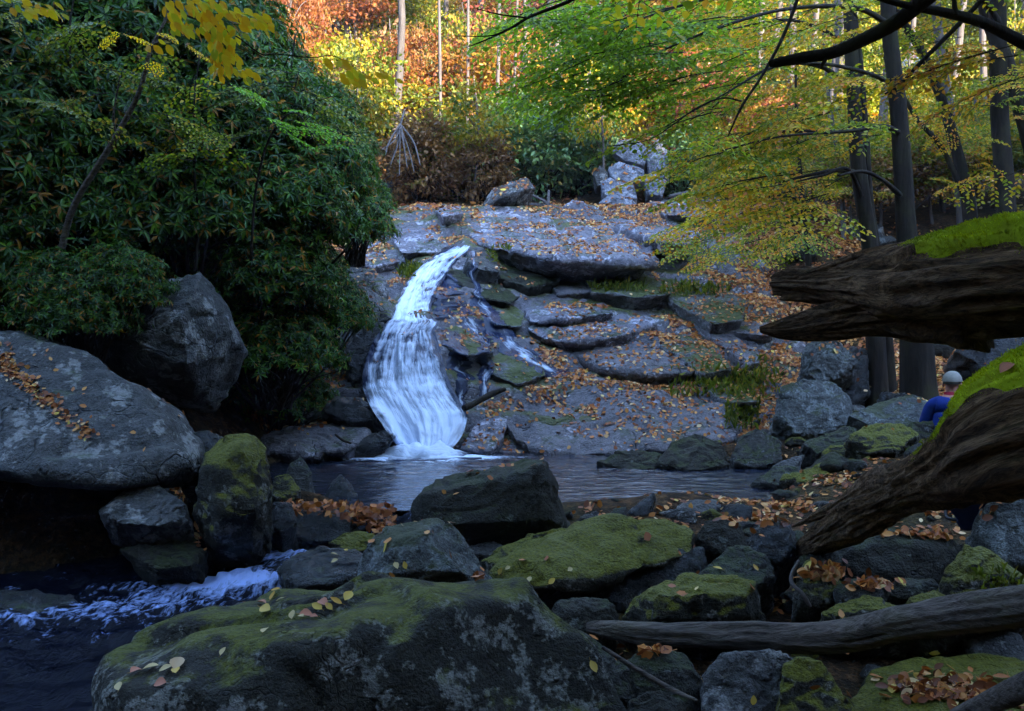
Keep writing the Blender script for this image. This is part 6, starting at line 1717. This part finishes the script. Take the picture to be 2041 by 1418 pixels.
for px, py, s, k in [(532, 1218, .085, 1), (546, 1192, .07, 0), (520, 1205, .06, 4), (560, 1200, .05, 2), (585, 1228, .05, 2), (668, 1202, .08, 0), (692, 1192, .085, 1), (632, 1214, .08, 1), (645, 1206, .06, 4), (610, 1230, .07, 4), (598, 1235, .06, 2), (530, 1262, .065, 2), (625, 1235, .05, 4),
                     (302, 1336, .075, 2), (332, 1338, .075, 2), (356, 1326, .08, 3), (352, 1342, .06, 1), (272, 1342, .06, 4), (320, 1368, .07, 4), (448, 1302, .05, 2), (240, 1372, .055, 2), (655, 1212, .05, 1), (552, 1180, .06, 0)]:
    leaf_at(px, py, s, k, 'loose yellow or tan leaf on top of the massive front boulder')
for px, py, s, k in [(1100, 1160, .06, 1), (1055, 1158, .05, 2), (1012, 1135, .05, 2), (1135, 1138, .05, 2), (1000, 1140, .05, 1)]:
    leaf_at(px, py, s, k, 'small yellow leaf on the moss of the long sloping boulder')
for px, py, s, k in [(808, 1128, .06, 1), (790, 1130, .05, 2)]: leaf_at(px, py, s, k, 'small leaf at the foot of the grey pyramid rock')
for px, py, s, k in [(665, 1108, .06, 2), (668, 1120, .06, 2), (690, 1100, .05, 1)]: leaf_at(px, py, s, k, 'pale leaf on the dark wet rock in the white water')
leaf_at(1430, 1137, .085, 1, 'big yellow leaf on the smooth grey triangular rock'); leaf_at(1505, 1135, .07, 0, 'tan leaf at the right of the smooth grey triangular rock')
for px, py, s, k in [(1180, 1330, .06, 1), (1500, 1395, .05, 1)]: leaf_at(px, py, s, k, 'yellow leaf low down near the bottom edge of the picture')
# drifts of leaves between the foreground stones
C, N = [], []
for (cx, cy), (sx, sy), n in [((1870, 1375), (110, 26), 210), ((1990, 1395), (60, 20), 80), ((1840, 1300), (70, 9), 70), ((1650, 1140), (45, 12), 80), ((1740, 1165), (40, 8), 45), ((1560, 1200), (25, 16), 45), ((1890, 1020), (60, 14), 120), ((1830, 1065), (70, 8), 60),
                             ((1290, 1300), (35, 9), 26), ((1500, 1035), (60, 16), 110), ((1480, 1000), (50, 9), 80), ((1660, 960), (70, 14), 90), ((1780, 950), (40, 14), 60), ((950, 1150), (30, 6), 8), ((1590, 1010), (50, 12), 60), ((1980, 1190), (50, 8), 24), ((1680, 1290), (60, 8), 34), ((395, 1050), (12, 40), 34), ((375, 990), (20, 12), 20)]:
    for k in range(n):
        h, nn = hit_px(cx + random.gauss(0, .6) * sx, cy + random.gauss(0, .6) * sy, ALL_BVH)
        if h is not None and nn[2] > .15: C.append(h); N.append(nn)
C, N = np.array(C), np.array(N); m = len(C)
Nn = norm(N + rng.normal(size=(m, 3)) * .5); D = norm(np.cross(Nn, rand_dirs(m))); L = .06 * rng.uniform(.6, 1.25, m)
V, Q = fine_leaf_arrays(C + N * .012 - D * (L / 2)[:, None], D, Nn, L, L * .62, .14, -.1)
tag(link('leaf_litter', np_mesh('leaf_litter', V, [Q], [LM['litter']], tint=np.repeat(rng.random(m), 12))), kind='stuff')
# the pinkish leaf on the moss of the lower log
q, n_ = hit_px(2016, 745, LOG_BVH)
o = link('fallen_leaf', one[4], loc=q + n_ * .03); o.rotation_mode = 'QUATERNION'
o.rotation_quaternion = Vector(n_).to_track_quat('Z', 'Y') @ Quaternion((0, 0, 1), 1.0); o.scale = (.05,) * 3
tag(o, 'pinkish tan leaf stuck on the green moss of the lower log', 'leaf')
# leaves in the groove of the huge grey boulder
C, N = [], []
for (x0, y0), (x1, y1), n in [((0, 720), (100, 805), 170), ((95, 800), (130, 830), 24), ((135, 835), (190, 870), 40), ((0, 690), (30, 720), 20), ((60, 700), (300, 900), 12)]:
    for k in range(n):
        t = random.random(); h, nn = hit_px(x0 + (x1 - x0) * t + random.gauss(0, 9), y0 + (y1 - y0) * t + random.gauss(0, 9), ALL_BVH)
        if h is not None and nn[2] > .1: C.append(h); N.append(nn)
C, N = np.array(C), np.array(N); m = len(C)
Nn = norm(N + rng.normal(size=(m, 3)) * .4); D = norm(np.cross(Nn, rand_dirs(m))); L = .048 * rng.uniform(.6, 1.3, m)
V, Q = leaf_arrays(C + N * .01 - D * (L / 2)[:, None], D, Nn, L, L * .62, .12, -.1)
tag(link('leaf_mat', np_mesh('leaf_mat', V, [Q], [LM['litter']], tint=np.repeat(rng.random(m), 2))), kind='stuff')

# ---------------------------------------------------------------- the hazy air of the gorge
bm = bmesh.new(); bmesh.ops.create_cube(bm, size=1.0)
me = bpy.data.meshes.new('haze'); bm.to_mesh(me); bm.free()
hm, nt = new_mat('haze_air')
v = nt.nodes.new('ShaderNodeVolumePrincipled'); v.inputs['Color'].default_value = (.86, .86, .95, 1); v.inputs['Density'].default_value = HAZE; v.inputs['Anisotropy'].default_value = .2
ot = nt.nodes.new('ShaderNodeOutputMaterial'); nt.links.new(v.outputs[0], ot.inputs['Volume'])
me.materials.append(hm)
if HAZE > 0:
    o = link('haze', me, loc=(0, 40, 30)); o.scale = (160, 130, 74); tag(o, kind='stuff')
# ---------------------------------------------------------------- light, sky, camera
SUN_EL, SUN_AZ = R(21), R(142)          # azimuth clockwise from the view direction
w = bpy.data.worlds.new('World'); scn.world = w; w.use_nodes = True
nt = w.node_tree; nt.nodes.clear()
sky = nt.nodes.new('ShaderNodeTexSky'); sky.sky_type = 'NISHITA'; sky.sun_disc = False
sky.sun_elevation = SUN_EL; sky.sun_rotation = SUN_AZ; sky.dust_density = .3; sky.ozone_density = 2.4
bg = nt.nodes.new('ShaderNodeBackground'); bg.inputs['Strength'].default_value = .15
out = nt.nodes.new('ShaderNodeOutputWorld')
nt.links.new(sky.outputs[0], bg.inputs[0]); nt.links.new(bg.outputs[0], out.inputs[0])
sd = bpy.data.lights.new('sun', 'SUN'); sd.energy = 2.0; sd.angle = R(.5); sd.color = (1.0, .88, .70)
so = bpy.data.objects.new('sun', sd); COL.objects.link(so)
dirv = Vector((math.sin(SUN_AZ) * math.cos(SUN_EL), math.cos(SUN_AZ) * math.cos(SUN_EL), math.sin(SUN_EL)))
so.rotation_euler = dirv.to_track_quat('Z', 'Y').to_euler(); so.location = dirv * 60

cd = bpy.data.cameras.new('camera'); co = bpy.data.objects.new('camera', cd); COL.objects.link(co)
cd.sensor_fit = 'HORIZONTAL'; cd.sensor_width = 36.0; cd.lens = 36.0 * FPX / 2041.0
cd.clip_start = .05; cd.clip_end = 500
co.location = CAM; co.rotation_euler = (math.pi / 2 - PITCH, 0, 0)
scn.camera = co
vs = scn.view_settings; vs.view_transform = 'Standard'; vs.look = 'None'; vs.exposure = EXPO; vs.gamma = 1.0
cy = scn.cycles
cy.max_bounces = 6; cy.diffuse_bounces = 3; cy.glossy_bounces = 2; cy.transmission_bounces = 3; cy.transparent_max_bounces = 4; cy.volume_bounces = 0
cy.caustics_reflective = False; cy.caustics_refractive = False
cy.use_denoising = True
